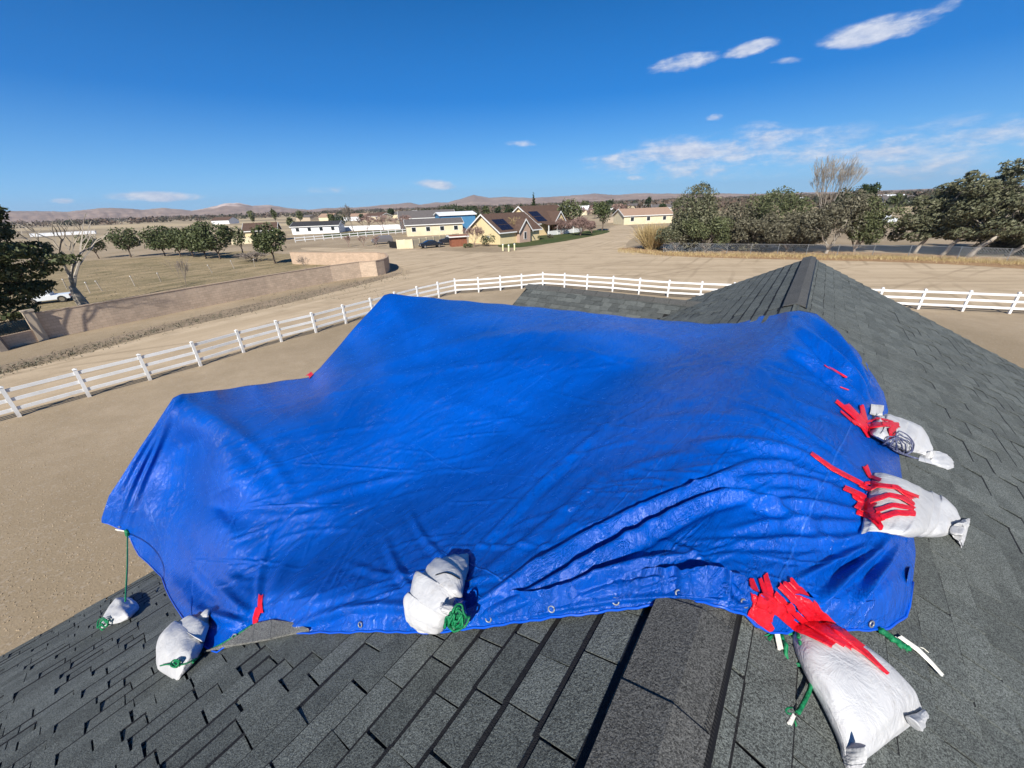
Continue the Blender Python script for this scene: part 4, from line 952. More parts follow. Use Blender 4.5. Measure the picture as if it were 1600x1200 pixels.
# ---- walls with block pattern (UV metres)
def block_wall(name, line, h, th, m, label, cat='wall', cap=True, group=None):
    line = [np.array([*q[:2], 0]) for q in line]; root = thing(name, line[0], label, cat, group)
    V = []; F = []; UV = []; cum = 0
    n = len(line); nr = []
    for i in range(n):
        d = line[min(i+1, n-1)]-line[max(i-1, 0)]; d /= np.linalg.norm(d); nr.append(np.array([-d[1], d[0], 0]))
    L = [0]
    for i in range(n-1): L.append(L[-1]+np.linalg.norm(line[i+1]-line[i]))
    for i in range(n):
        for s in (-1, 1):
            for z in (0, h): V.append(line[i]+nr[i]*s*th/2+np.array([0, 0, z])); UV.append((L[i], z))
    for i in range(n-1):
        a, b = 4*i, 4*i+4
        F += [(a, b, b+1, a+1), (a+2, a+3, b+3, b+2), (a+1, b+1, b+3, a+3)]
    F += [(0, 1, 3, 2), (4*(n-1), 4*(n-1)+2, 4*(n-1)+3, 4*(n-1)+1)]
    me = bpy.data.meshes.new(name); me.from_pydata([tuple(v) for v in V], [], F); me.materials.append(M[m]); uv = me.uv_layers.new(name='UVMap')
    for lp in me.loops: uv.data[lp.index].uv = UV[lp.vertex_index]
    o = link('block_panel', me, root); o.matrix_parent_inverse = Matrix.Translation(-root.location)
    if cap:
        mb = MB()
        for i in range(n-1):
            a = line[i]; b = line[i+1]; d = b-a; l = np.linalg.norm(d)
            mb.box((a+b)/2+np.array([0, 0, h+.03]), (l+.02, th+.06, .055), rotz(math.atan2(d[1], d[0])))
        fpar(mb.build('coping', m), root)
    return root
a0 = ground(70, 530); a1 = ground(606, 430)
wline = [a0 + (a1-a0)*t for t in (0, .25, .5, .7, .82)]
arc = [(565, 443), (590, 437), (604, 430), (608, 424), (603, 417), (580, 411), (540, 410)]
near = [ground(*q) for q in [(70, 530), (180, 508), (300, 483), (420, 459), (520, 440), (565, 433), (590, 431), (602, 428)]]
WH = top_at(300, 449, math.hypot(*ground(300, 483)[:2])); WH = 1.75
bw = block_wall('block_wall', near, WH, .2, 'block', 'long brown block wall along the far side of the road, up to its rounded end')
far = [ground(*q) for q in [(602, 428), (607, 425), (609, 421), (606, 417), (594, 414.5), (570, 414), (520, 414), (458, 412.5)]]
bw2 = block_wall('block_wall', far, WH, .2, 'pinkblock', 'sunlit pale pink block wall curving back from the corner of the road')
pw = [ground(x, y) for x, y in [(68, 531), (-20, 552), (-120, 576)]]
lowall = block_wall('block_wall', pw, .75, .2, 'block', 'low brown block wall under the iron railing, left of the wall pillar')
pl = thing('wall_pillar', ground(68, 531), 'brown block pillar between the long wall and the iron railing', 'pillar')
mb = MB(); mb.box(ground(68, 531)+(0, 0, 1.0), (.5, .5, 2.0), rotz(1.0)); fpar(mb.build('shaft', 'stucco'), pl); mb = MB(); mb.box(ground(68, 531)+(0, 0, 2.04), (.6, .6, .08), rotz(1.0)); fpar(mb.build('pillar_cap', 'stucco'), pl)
ir = thing('iron_railing', pw[1], 'black iron railing on the low wall at the left edge', 'railing')
mb = MB(); d = pw[2]-pw[0]; L = np.linalg.norm(d[:2])
for i in range(int(L/.13)): q = pw[0]+d*(i*.13+.3)/L; mb.tube([q*(1, 1, 0)+(0, 0, .78), q*(1, 1, 0)+(0, 0, 1.75)], .012, 4)
fpar(mb.build('bars', 'iron'), ir); mb = MB()
for z in (.85, 1.6): mb.box(((pw[0]+pw[2])/2)*(1, 1, 0)+(0, 0, z), (L, .03, .04), rotz(math.atan2(d[1], d[0])))
fpar(mb.build('rail', 'iron'), ir)

# ---- trees
def rand_unit(n, r): v = r.normal(size=(n, 3)); return v/np.linalg.norm(v, axis=1)[:, None]
def crown_mesh(name, lobes, n, size, m, r, parent, shell=.55, droop=0., lean=None):
    """leaf clumps: small folded quads through the lobes"""
    w = np.array([l[3]*l[4]*l[5] for l in lobes])**.67; w = w/w.sum(); C = []; N_ = []
    for l, ww in zip(lobes, w):
        k = int(n*ww)+4; u = rand_unit(k, r); rad = (shell+(1-shell)*r.random(k))**.6
        cl_ = rand_unit(max(6, k//40), r); nb = cl_[np.argmax(u@cl_.T, 1)]; rad *= .82+.22*np.clip((u*nb).sum(1)-.8, 0, .2)*5
        rad *= 1+r.normal(0, .05, k)
        C.append(np.array(l[:3])+u*rad[:, None]*np.array(l[3:6])); N_.append(u)
    C = np.concatenate(C); U = np.concatenate(N_); k = len(C)
    nn = U*.6+rand_unit(k, r); nn /= np.linalg.norm(nn, axis=1)[:, None]
    a = rand_unit(k, r); 
    if lean is not None: a = a*.5+np.array(lean)
    a -= nn*(a*nn).sum(1)[:, None]; a /= np.linalg.norm(a, axis=1)[:, None]+1e-9; b = np.cross(nn, a)
    s = size*r.uniform(.5, 1.3, k)[:, None]; asp = r.uniform(.25, .6, k)[:, None]
    V, F = quads(C, a*s, b*s*asp)
    me = bpy.data.meshes.new(name); me.from_pydata(V.tolist(), [], F.tolist()); me.materials.append(M[m]); return link(name, me, parent)
def limb(mb, p0, p1, r0, r1, r, seg=5, wob=.08, k=6):
    p0 = np.array(p0, float); p1 = np.array(p1, float); L = np.linalg.norm(p1-p0); pts = [p0]
    for i in range(1, seg): t = i/seg; pts.append(p0*(1-t)+p1*t+r.normal(0, wob*L*.35, 3)+np.array([0, 0, .06*L*math.sin(math.pi*t)]))
    pts.append(p1); mb.tube(pts, list(np.linspace(r0, r1, seg+1)), k); return pts
def tree(px, yb, ytop, wpx, label, cat='tree', leafm='pine', barkm='bark', seed=1, n=1500, shape='round', name='leafy_tree', group=None, trunk_frac=.2, size=None, base=None, lean=0., lobes=None, D=None, barewood=0):
    r = np.random.default_rng(seed); G = ground(px, yb) if D is None else np.array([*at_dist(px, yb, D)[:2], 0]); D = math.hypot(G[0], G[1]); Ht = max(1.0, top_at(px, ytop, D))
    zd = (G-CAM)@FW; Wm = 1.12*wpx*zd/FPX/math.hypot(1, (px-800)/FPX)**.5; hw = Wm/2; root = thing(name, (G[0], G[1], 0), label, cat, group)
    right = np.array([G[1], -G[0], 0])/D     # sideways as seen from the camera
    th = Ht*trunk_frac; ch = (Ht-th*.8)/2; cz = Ht-ch
    if lobes is None:
        if shape == 'round': lb = [(0, 0, cz, hw*.82, hw*.82, ch*.85)]+[(r.uniform(-.5, .5)*hw, r.uniform(-.5, .5)*hw, cz+r.uniform(-.45, .5)*ch, hw*r.uniform(.35, .5), hw*r.uniform(.35, .5), ch*r.uniform(.35, .5)) for _ in range(7)]
        elif shape == 'cone': lb = [(0, 0, th+(Ht-th)*t, hw*(1-t)*.9+.1, hw*(1-t)*.9+.1, (Ht-th)*.12+.1) for t in np.linspace(.05, .95, 9)]
        elif shape == 'wide': lb = [(r.uniform(-.75, .75)*hw, r.uniform(-.4, .4)*hw, cz+r.uniform(-.5, .45)*ch, hw*r.uniform(.25, .4), hw*r.uniform(.25, .4), ch*r.uniform(.3, .5)) for _ in range(14)]
        elif shape == 'bush': lb = [(r.uniform(-.6, .6)*hw, r.uniform(-.4, .4)*hw, Ht*r.uniform(.3, .62), hw*r.uniform(.35, .5), hw*r.uniform(.35, .5), Ht*r.uniform(.28, .4)) for _ in range(7)]
    else:
        lb = [tuple(right*lx*hw + np.array([-right[1], right[0], 0])*r.uniform(-.35, .35)*hw)[:2]+(Ht*lz, hw*rx, hw*rx, Ht*rz) for lx, lz, rx, rz in lobes]
    crown_mesh('crown', lb, n, size or max(.10, Ht*.03), leafm, r, root, lean=(right*.8+np.array([0, 0, .5])) if lean else None)
    mb = MB(); tr = max(.06, Ht*.024)
    if shape != 'bush' or lobes is not None:
        fork = right*lean*hw*.3+np.array([r.normal(0, .1), r.normal(0, .1), th])
        limb(mb, (0, 0, -.1), fork, tr, tr*.7, r, 4, .06)
        for l in sorted(lb, key=lambda l: -l[3])[:9]:
            limb(mb, fork, np.array(l[:3])+r.normal(0, .15, 3)*l[3], tr*.45, tr*.08, r, 5, .09, 5)
        for _ in range(barewood):
            l = lb[r.integers(len(lb))]; q = np.array(l[:3]); limb(mb, fork*.5+q*.5, q+rand_unit(1, r)[0]*np.array(l[3:6])*1.05, tr*.2, tr*.03, r, 4, .1, 4)
    else:
        for _ in range(6): limb(mb, (0, 0, -.05), (r.uniform(-.5, .5)*hw, r.uniform(-.5, .5)*hw, Ht*.6), tr*.4, tr*.1, r, 3, .05, 4)
    o = mb.build('trunk', barkm, root); o.data.polygons.foreach_set('use_smooth', [True]*len(o.data.polygons))
    return root
def bare(px, yb, ytop, wpx, label, barkm='greybark', seed=1, cat='bare tree', name='bare_tree', depth=5, group=None, trunk=.3, up_=.55, D=None, nb=3, thick=1.0, multi=1):
    r = random.Random(seed); G = ground(px, yb) if D is None else np.array([*at_dist(px, yb, D)[:2], 0]); D = math.hypot(G[0], G[1]); Ht = max(.8, top_at(px, ytop, D)); zd = (G-CAM)@FW; hw = wpx/2*zd/FPX
    root = thing(name, (G[0], G[1], 0), label, cat, group); tm = MB(); bm_ = MB()
    minr = .0009*D*.35; asp = hw/(Ht*.7)
    def grow(p, d, L, rad, lev):
        q = p+d*L; mid = (p+q)/2+np.array([r.gauss(0, 1), r.gauss(0, 1), 0])*L*.07
        (tm if lev == 0 else bm_).tube([p, mid, q], [max(rad, minr), max(rad*.85, minr), max(rad*.65, minr)], 5 if lev < 2 else 3, False)
        if lev >= depth: return
        for i in range(nb+(1 if lev < 2 else 0)):
            a = r.uniform(0, 6.28); sp = r.uniform(.35, .95)*min(1.5, max(.5, asp*1.2)); nd = d*1.0+np.array([math.cos(a)*sp, math.sin(a)*sp, up_*.5*r.random()]); nd /= np.linalg.norm(nd)
            grow(q if r.random() < .6 else (mid+q)/2, nd, L*r.uniform(.58, .82), rad*.6, lev+1)
    tot = sum(.7**i for i in range(1, depth+1))
    for k in range(multi):
        d0 = np.array([r.gauss(0, .05+.35*(multi > 1)), r.gauss(0, .05+.35*(multi > 1)), 1.]); d0 /= np.linalg.norm(d0)
        L0 = Ht*trunk if multi == 1 else Ht*.25
        Lr = (Ht-L0)/tot/.70
        q = np.array([0, 0, -.1]); tm.tube([q, q+d0*L0*.5, q+d0*L0], [Ht*.03*thick, Ht*.025*thick, Ht*.02*thick], 6)
        for i in range(nb+1):
            a = r.uniform(0, 6.28); sp = r.uniform(.3, .8)*min(1.5, max(.5, asp*1.2)); nd = d0+np.array([math.cos(a)*sp, math.sin(a)*sp, .1]); nd /= np.linalg.norm(nd); grow(q+d0*L0*r.uniform(.8, 1), nd, Lr, Ht*.013*thick, 1)
    A_ = np.array(tm.v+bm_.v); zm = np.percentile(A_[:, 2], 99.5); rm = max(.1, np.percentile(np.hypot(A_[:, 0], A_[:, 1]), 98)); kz = Ht/zm; kr = hw/rm
    for m_ in (tm, bm_): m_.v = [np.array((v[0]*(kr if v[2] > Ht*trunk*.6 or multi > 1 else 1), v[1]*(kr if v[2] > Ht*trunk*.6 or multi > 1 else 1), v[2]*kz)) for v in m_.v]
    tm.build('trunk', barkm, root); bm_.build('branches', barkm, root); return root

# left side
tree(-15, 520, 300, 250, 'huge dark pine filling the left edge of the picture beside the iron railing', leafm='pine', seed=2, n=26000, name='pine_tree', size=.12, trunk_frac=.2, barewood=18,
     lobes=[(.25, .93, .35, .09), (.5, .86, .3, .08), (-.2, .85, .5, .12), (.0, .72, .55, .1), (.45, .73, .35, .09), (.72, .58, .38, .07), (.35, .58, .5, .08), (.95, .50, .28, .05), (.55, .43, .4, .07), (0, .45, .6, .12), (.3, .28, .5, .08), (-.4, .6, .6, .2), (.1, .15, .5, .08), (.6, .30, .3, .05), (-.3, .3, .6, .15)])
bare(-12, 520, 255, 90, 'bare leafless branches rising behind the huge pine at the left edge', seed=12, D=40)
bt = ground(135, 478)
bare(132, 478, 332, 130, 'pale stumpy bare tree with a thick forked trunk behind the brown wall', barkm='palebark', seed=24, depth=4, trunk=.36, thick=1.9, nb=2)
tree(155, 404, 364, 42, 'small round dark tree just right of the pale bare tree', leafm='pine', seed=31, n=1400)
tree(205, 402, 350, 50, 'round dark green tree standing alone, left of the tree row', leafm='pine', seed=32, n=1800)
for i, (x, yb, yt, w) in enumerate([(258, 400, 349, 62), (282, 401, 352, 54), (303, 402, 351, 56), (322, 404, 347, 58), (344, 405, 340, 60)]):
    tree(x, yb, yt, w, ['leftmost tree of the dense dark row in the dry field', 'second tree from the left of the dense dark row in the field', 'middle tree of the dense dark row in the field', 'fourth tree from the left of the dense dark row in the field', 'rightmost and tallest tree of the dense dark row in the field'][i], leafm='pine', seed=40+i, n=2600, group='row of dark trees in the field', barewood=4, trunk_frac=.14)
tree(430, 412, 343, 58, 'full round dark green tree in front of the house with the dark awning', leafm='pine', seed=50, n=2600, trunk_frac=.22)
tree(380, 398, 346, 26, 'sparse olive tree at the right end of the dark row', leafm='olive', seed=51, n=500)
bare(295, 462, 400, 40, 'thin bare sapling in the dry field behind the brown wall', seed=52, depth=4, barkm='greybark', thick=.6)
bare(482, 425, 398, 26, 'small bare sapling inside the curved wall', seed=53, depth=4, barkm='greybark', thick=.8)
bare(400, 408, 392, 55, 'grey pile of fallen branches beside the round dark tree', seed=54, depth=3, barkm='greybark', multi=5, cat='branches', name='brush_pile')
# field fence posts
for i, (x, y, yt) in enumerate([(105, 452, 432), (141, 458, 440), (160, 455, 436), (211, 447, 432), (252, 441, 427), (332, 427, 416), (366, 420, 411), (398, 417, 408)]):
    G = ground(x, y); D = math.hypot(*G[:2]); h = 1.25; po = thing('fence_post', (G[0], G[1], 0), ['leaning post in the dry field, %s' % s for s in ('half hidden by the huge pine', 'just right of the pale bare tree', 'second right of the pale bare tree', 'below the lone round tree', 'between the lone round tree and the bare sapling', 'right of the bare sapling', 'below the right end of the dark tree row', 'nearest the round tree by the curved wall')][i], 'fence post', 'posts of the old field fence')
    po.rotation_euler = (random.gauss(0, .12), random.gauss(0, .12), 0); mb = MB(); mb.tube([(0, 0, -.1), (0, 0, h)], .05, 6); mb.build('stake', 'palebark', po); mb = MB(); mb.box((0, 0, h-.1), (.12, .12, .05)); mb.build('insulator', 'trim', po)

# ---- vehicles
def car(name, px, yb, az_deg, L, Hc, Wc, body, label, cat='car', kind='suv', D=None):
    G = ground(px, yb); root = thing(name, (G[0], G[1], 0), label, cat, None, math.radians(az_deg)); w = Wc/2; b = .28
    if kind == 'sedan': prof = [(-.5, .30), (-.5, .60), (-.44, .66), (-.26, .70), (-.14, .98), (.12, 1.0), (.30, .72), (.44, .66), (.5, .52), (.5, .30)]; win = [(-.21, .73), (-.12, .93), (.10, .95), (.22, .75)]
    elif kind == 'pickup': prof = [(-.5, .32), (-.5, .66), (-.12, .66), (-.10, .98), (.12, 1.0), (.24, .70), (.46, .66), (.5, .52), (.5, .32)]; win = [(-.07, .72), (-.06, .93), (.10, .95), (.18, .74)]
    else: prof = [(-.5, .25), (-.5, .62), (-.46, .94), (-.38, 1.0), (.10, 1.0), (.24, .70), (.44, .64), (.5, .50), (.5, .25)]; win = [(-.42, .68), (-.40, .90), (.08, .92), (.18, .70)]
    mb = MB(); rings_ = []
    for yy, ins in ((-w, .0), (-w*.9, 1), (w*.9, 1), (w, 0)):
        ring = []
        for x, z in prof:
            zz = z*Hc; tuck = (.12*w if z > .7 else 0)
            ring.append((x*L*(1 if ins else .985), math.copysign(abs(yy)-(tuck if True else 0), yy), zz-(0 if ins else .02)))
        rings_.append(ring)
    n0 = 0; k = len(prof)
    for ring in rings_: mb.v += [np.array(q) for q in ring]
    for i in range(3):
        for j in range(k): mb.f.append((i*k+j, i*k+(j+1) % k, (i+1)*k+(j+1) % k, (i+1)*k+j))
    mb.f.append(tuple(range(k))[::-1]); mb.f.append(tuple(range(3*k, 4*k)))
    mb.build('body', body, root, fix=True)
    for s in (-1, 1):
        yy = s*(w*.88+.012); m2 = MB(); m2.prism([(x*L, yy, z*Hc) for x, z in win], (0, s*.012, 0)); m2.build('side_window', 'glass', root, fix=True)
    a, c = (.12 if kind != 'suv' else .10), (.30 if kind == 'sedan' else .24)
    m2 = MB(); ws = [(a*L+.03, -w*.72, .97*Hc), (a*L+.03, w*.72, .97*Hc), (c*L+.02, w*.8, .74*Hc), (c*L+.02, -w*.8, .74*Hc)]; m2.prism(ws, (.02, 0, .01)); m2.build('windscreen', 'glass', root, fix=True)
    for sx in (-.31, .31):
        for sy in (-1, 1):
            wh = link('wheel', bpy.data.meshes.new('wheel'), root); t = MB(); t.tube([(sx*L, sy*(w-.16), .33), (sx*L, sy*(w+.02), .33)], .33, 14); t.build('tyre', 'rubber', wh); t = MB(); t.tube([(sx*L, sy*(w+.02), .33), (sx*L, sy*(w+.035), .33)], .2, 10); t.build('rim', 'chrome', wh)
            me = wh.data; hub = MB(); hub.tube([(sx*L, sy*(w-.3), .33), (sx*L, sy*(w-.15), .33)], .06, 6); me.from_pydata([tuple(v) for v in hub.v], [], hub.f); me.materials.append(M['iron'])
    for sy in (-1, 1):
        t = MB(); t.box((L*.5, sy*w*.72, Hc*.48), (.06, .32, .14)); t.build('headlight', 'headlight', root); t = MB(); t.box((-L*.5, sy*w*.75, Hc*.55), (.05, .25, .16)); t.build('tail_light', 'tape', root)
    t = MB(); t.box((L*.5, 0, Hc*.3), (.1, Wc*.9, .16)); t.box((-L*.5, 0, Hc*.3), (.1, Wc*.9, .16)); t.build('bumper', 'rubber', root)
    return root
car('parked_car', 674, 387, 205, 4.6, 1.45, 1.8, 'carblack', 'black sedan parked beside the cream wall', 'car', 'sedan')
car('parked_car', 703, 382, 190, 4.6, 1.75, 1.9, 'carblack', 'black off road vehicle parked right of the black sedan, by the wooden shed', 'car', 'suv')
car('parked_car', 598, 381, 200, 4.7, 1.75, 1.9, 'cargrey', 'grey car parked left of the cream wall gate', 'car', 'suv')
car('parked_truck', 80, 473, 215, 3.3, 1.15, 1.4, 'carwhite', 'pale vehicle half hidden behind the huge pine, left of the pale bare tree', 'truck', 'pickup')
car('parked_truck', 1378, 352, 190, 5.2, 2.3, 2.1, 'carwhite', 'pale blue truck seen in the gap between the right hand trees', 'truck', 'pickup')

# ---- houses
def gabled(name, px, yb, yaw, L, Wd, hw, pitch, wm, rm, label, cat='house', windows=3, D=None, chim=False, detail=True, G=None, over=.4):
    """ridge runs along local x"""
    if G is None: G = ground(px, yb) if D is None else at_dist(px, yb, D)
    root = thing(name, (G[0], G[1], 0), label, cat, None, yaw); hr = hw+pitch*Wd/2
    mb = MB(); mb.prism([(-L/2, -Wd/2, -.1), (-L/2, Wd/2, -.1), (-L/2, Wd/2, hw), (-L/2, 0, hr), (-L/2, -Wd/2, hw)], (L, 0, 0)); mb.build('wall', wm, root, fix=True)
    mb = MB(); t = .14
    for s in (-1, 1):
        e = Wd/2+over; ze = hr-pitch*e
        mb.prism([(-L/2-over, 0, hr+.02), (-L/2-over, s*e, ze+.02), (-L/2-over, s*e, ze+.02+t), (-L/2-over, 0, hr+.02+t)], (L+2*over, 0, 0))
    mb.build('roof', rm, root, fix=True)
    if detail:
        mb = MB()
        for sx in (-1, 1):
            for s in (-1, 1):
                e = Wd/2+over; ze = hr-pitch*e; x = sx*(L/2+over)
                mb.prism([(x, 0, hr-.1), (x, s*e, ze-.1), (x, s*e, ze+.2), (x, 0, hr+.2)], (sx*.06, 0, 0))
        for s in (-1, 1): mb.box((0, s*(Wd/2+over+.03), hr-pitch*(Wd/2+over)+.02), (L+2*over, .06, .22))
        mb.build('fascia', 'trim', root, fix=True)
        for i in range(windows):
            for s in (-1, 1):
                x = -L/2+L*(i+.5)/windows
                wf = MB(); wf.box((x, s*(Wd/2+.02), hw*.58), (1.3, .06, 1.3)); f = wf.build('window', 'trim', root); wf = MB(); wf.box((x, s*(Wd/2+.045), hw*.58), (1.1, .03, 1.1)); wf.build('pane', 'glass', f)
    if chim: c_ = MB(); c_.box((L*.2, 0, hr+.3), (.7, .7, 1.2)); c_.build('chimney', 'stucco', root)
    return root
def local(root, x, y, z):
    a = root.rotation_euler.z; return np.array([root.location.x+x*math.cos(a)-y*math.sin(a), root.location.y+x*math.sin(a)+y*math.cos(a), z])
def yellow_house(px, yb, yaw, sc, label, porch):
    L, Wd, hw, pi = 13*sc, 11.*sc, 2.7*sc, .62
    root = gabled('house', px, yb, yaw, L, Wd, hw, pi, 'yellow', 'roofbrown', label, windows=0, over=.5); hr = hw+pi*Wd/2
    # cross gable with brick front on the camera side (local -y)
    cw, cx, cd = 3.6*sc, .5*sc, .9
    hh = hw+1.15*cw/2; y0 = -Wd/2-cd
    mb = MB(); mb.prism([(cx-cw/2, y0, -.1), (cx+cw/2, y0, -.1), (cx+cw/2, y0, hw), (cx, y0, hh), (cx-cw/2, y0, hw)], (0, Wd/2+cd, 0)); mb.build('gable_bay', 'brickpink' if not porch else 'yellow', root, fix=True)
    mb = MB(); tr = MB()
    for s in (-1, 1):
        mb.prism([(cx, y0-.35, hh+.03), (cx+s*(cw/2+.4), y0-.35, hh-1.15*(cw/2+.4)+.03), (cx+s*(cw/2+.4), y0-.35, hh-1.15*(cw/2+.4)+.2), (cx, y0-.35, hh+.2)], (0, Wd/2+cd, 0))
        tr.prism([(cx, y0-.42, hh-.08), (cx+s*(cw/2+.45), y0-.42, hh-1.15*(cw/2+.45)-.08), (cx+s*(cw/2+.45), y0-.42, hh-1.15*(cw/2+.45)+.26), (cx, y0-.42, hh+.26)], (0, .06, 0))
    mb.build('bay_roof', 'roofbrown', root, fix=True); tr.build('bay_trim', 'trim', root, fix=True)
    wf = MB(); wf.box((cx, y0-.03, hw*.55), (.8, .08, 1.5)); f = wf.build('window', 'trim', root); wf = MB(); wf.box((cx, y0-.075, hw*.55), (.6, .03, 1.3)); wf.build('pane', 'glass', f)
    for x in (-L/2-.03,):
        wf = MB(); wf.box((x, -1.5, hw*.5), (.08, .7, .7)); f = wf.build('window', 'trim', root); wf = MB(); wf.box((x-.05, -1.5, hw*.5), (.03, .5, .5)); wf.build('pane', 'glass', f)
    # solar panels on the roof slope left of the bay
    sp = MB(); 
    for i in range(3):
        for j in range(2):
            x = -L/2+.7+i*1.15; u0, u1 = .35+j*.30, .62+j*.30
            def V(xx, u, h): yy = -(Wd/2+.4)*u; return (xx, yy, hr-pi*(-yy)+.20+h)
            sp.hexa([V(x, u1, 0), V(x+1.05, u1, 0), V(x+1.05, u0, 0), V(x, u0, 0), V(x, u1, .05), V(x+1.05, u1, .05), V(x+1.05, u0, .05), V(x, u0, .05)])
    sp.build('solar_panel', 'solar', root, fix=True)
    if porch:
        mb = MB(); mb.prism([(-L/2+1, -Wd/2-3.2, hw-.55), (L/2, -Wd/2-3.2, hw-.55), (L/2, -Wd/2-.45, hw+.02), (-L/2+1, -Wd/2-.45, hw+.02)], (0, 0, .12)); mb.build('porch_roof', 'roofbrown', root, fix=True)
        for x in np.linspace(-L/2+1.2, L/2-.2, 5): c_ = MB(); c_.box((x, -Wd/2-3.0, (hw-.55)/2), (.2, .2, hw-.55)); c_.build('porch_post', 'trim', root)
        c_ = MB(); c_.box((0, -Wd/2-3.0, .55), (L-1.6, .06, 1.0)); c_.build('porch_railing', 'trim', root)
        d_ = MB(); d_.box((-1.5, -Wd/2-.03, 1.05), (1., .08, 2.1)); d_.build('door', 'wood', root)
    return root
def yaw_deg(a): return math.radians(a)
yellow_house(788, 377, yaw_deg(44), .92, 'nearer yellow gabled house with brown roof and dark solar panels, left of the porch house', False)
yellow_house(842, 364, yaw_deg(42), 1.1, 'larger yellow house with brown roof and a white porch, right of its twin', True)
gabled('house', 500, 364, yaw_deg(8), 16, 9, 2.6, .28, 'whitemetal', 'roofdark', 'low white house with wide dark roof and awning behind the round dark tree', windows=4)
gabled('house', 678, 358, yaw_deg(15), 16, 8, 3.0, .30, 'creamwall', 'roofgrey', 'cream house with low grey roof left of the blue shed', windows=4, D=125)
gabled('house', 668, 350, yaw_deg(15), 20, 10, 4.0, .45, 'roofgrey', 'roofgrey', 'big grey roofed house behind the cream house', windows=4, D=160)
gabled('shed', 712, 356, yaw_deg(20), 11, 9, 5.0, .16, 'bluemetal', 'whitemetal', 'blue metal shed with a shiny white roof', 'shed', windows=0, D=135)
gabled('house', 1003, 346, yaw_deg(8), 17, 9, 2.8, .42, 'creamwall', 'rooftan', 'cream house with tan tiled roof behind the straw coloured bush', windows=3, D=150)
sh = gabled('shed', 716, 380, yaw_deg(20), 3.2, 2, 1.9, .1, 'wood', 'wood', 'small red brown wooden shed beside the parked vehicles', 'shed', windows=0, D=84)
gabled('house', 412, 366, yaw_deg(20), 8, 7, 3, .5, 'yellow', 'roofbrown', 'yellow house mostly hidden behind the round dark tree', windows=1, D=140)
# scattered distant houses
DH = [(350, 340, 420, 'white'), (560, 343, 330, 'white'), (600, 337, 380, 'tan'), (628, 341, 350, 'cream'), (590, 341, 300, 'cream'), (655, 336, 420, 'white'), (900, 334, 260, 'cream'), (925, 331, 300, 'tan'), (960, 330, 330, 'white'), (985, 328, 360, 'cream'), (1020, 326, 300, 'white'), (1040, 329, 250, 'cream'), (1060, 324, 380, 'white'), (1200, 318, 400, 'tan'), (1240, 315, 300, 'white'), (1335, 314, 260, 'white'), (1360, 318, 230, 'cream'), (1390, 314, 280, 'white'), (1405, 322, 200, 'white'), (1330, 322, 220, 'tan'), (860, 330, 300, 'white'), (800, 330, 350, 'cream'), (1085, 324, 320, 'tan'), (480, 341, 400, 'tan'), (515, 342, 360, 'cream')]
WHERE = {'white': 'white', 'tan': 'tan', 'cream': 'cream'}
AREA = lambda x: 'left of the round dark tree' if x < 420 else 'beyond the house with the dark awning' if x < 540 else 'in the pale fields left of the grey roofed house' if x < 670 else 'above the yellow houses' if x < 880 else 'between the porch house and tan roofed house' if x < 1000 else 'on the skyline just left of the tall grey green trees' if x < 1100 else 'glimpsed over the tree clump' if x < 1270 else 'seen in the gap between the right hand trees'
ORD = {}
DH = [(x, y, D*1.6 if x > 1150 else D, c) for x, y, D, c in DH]
for i, (x, y, D, c) in enumerate(DH):
    ORD.setdefault((c, AREA(x)), []).append(x)
for i, (x, y, D, c) in enumerate(DH):
    lst = sorted(ORD[(c, AREA(x))]); k = lst.index(x); w_ = '' if len(lst) == 1 else (('leftmost ' if k == 0 else 'rightmost ' if k == len(lst)-1 else 'middle '))
    gabled('house', x, y, random.uniform(-.6, .6), random.uniform(12, 18), random.uniform(8, 10), 3, random.choice([.35, .45]), {'white': 'whitemetal', 'tan': 'stucco', 'cream': 'creamwall'}[c], random.choice(['roofgrey', 'rooftan', 'whitemetal', 'roofbrown']), '%stiny distant %s house %s' % (w_, c, AREA(x)), windows=2, D=D, detail=D < 310)
def longwall(name, q0, q1, h, m, label, D=None, cat='wall', th=.2):
    a, b = (ground(*q0), ground(*q1)); root = thing(name, ((a+b)/2)*(1, 1, 0), label, cat); d = b-a; R_ = rotz(math.atan2(d[1], d[0])); L = np.linalg.norm(d[:2])
    mb = MB(); mb.box((a+b)/2*(1, 1, 0)+(0, 0, h/2), (L, th, h), R_); fpar(mb.build('panel', m), root)
    mb = MB(); n = int(L/2.6)+1
    for i in range(n+1): q = a+(b-a)*i/n; mb.box(q*(1, 1, 0)+(0, 0, h/2+.03), (.3, th+.08, h+.08), R_)
    fpar(mb.build('pilasters', m), root); return root
EX = [(455, 352, 200, 14), (470, 346, 300, 12), (520, 349, 240, 12), (566, 346, 260, 10), (612, 343, 300, 14), (640, 347, 230, 12), (664, 341, 330, 12), (760, 338, 220, 12), (778, 335, 260, 10), (815, 332, 230, 12), (872, 331, 240, 12), (912, 330, 260, 16), (930, 333, 200, 12), (952, 328, 300, 14), (975, 332, 220, 10), (1012, 326, 280, 12), (1034, 330, 210, 14), (1056, 327, 240, 16), (1076, 324, 300, 14), (1345, 320, 230, 16), (1368, 322, 200, 14), (1398, 316, 260, 18), (395, 345, 330, 12), (430, 343, 340, 10)]
NTH = ['first', 'second', 'third', 'fourth', 'fifth', 'sixth', 'seventh', 'eighth', 'ninth']
cnt_ = {}
for i, (x, y, D, w) in enumerate(sorted(EX)):
    k = cnt_.get(AREA(x), 0); cnt_[AREA(x)] = k+1
    tree(x, y, y-random.uniform(13, 21), w, '%s dark tree %s' % (NTH[k], AREA(x)), leafm=random.choice(['cedar', 'pine', 'olive']), seed=200+i, n=350, D=D, size=.45, group='dark trees among the distant houses')
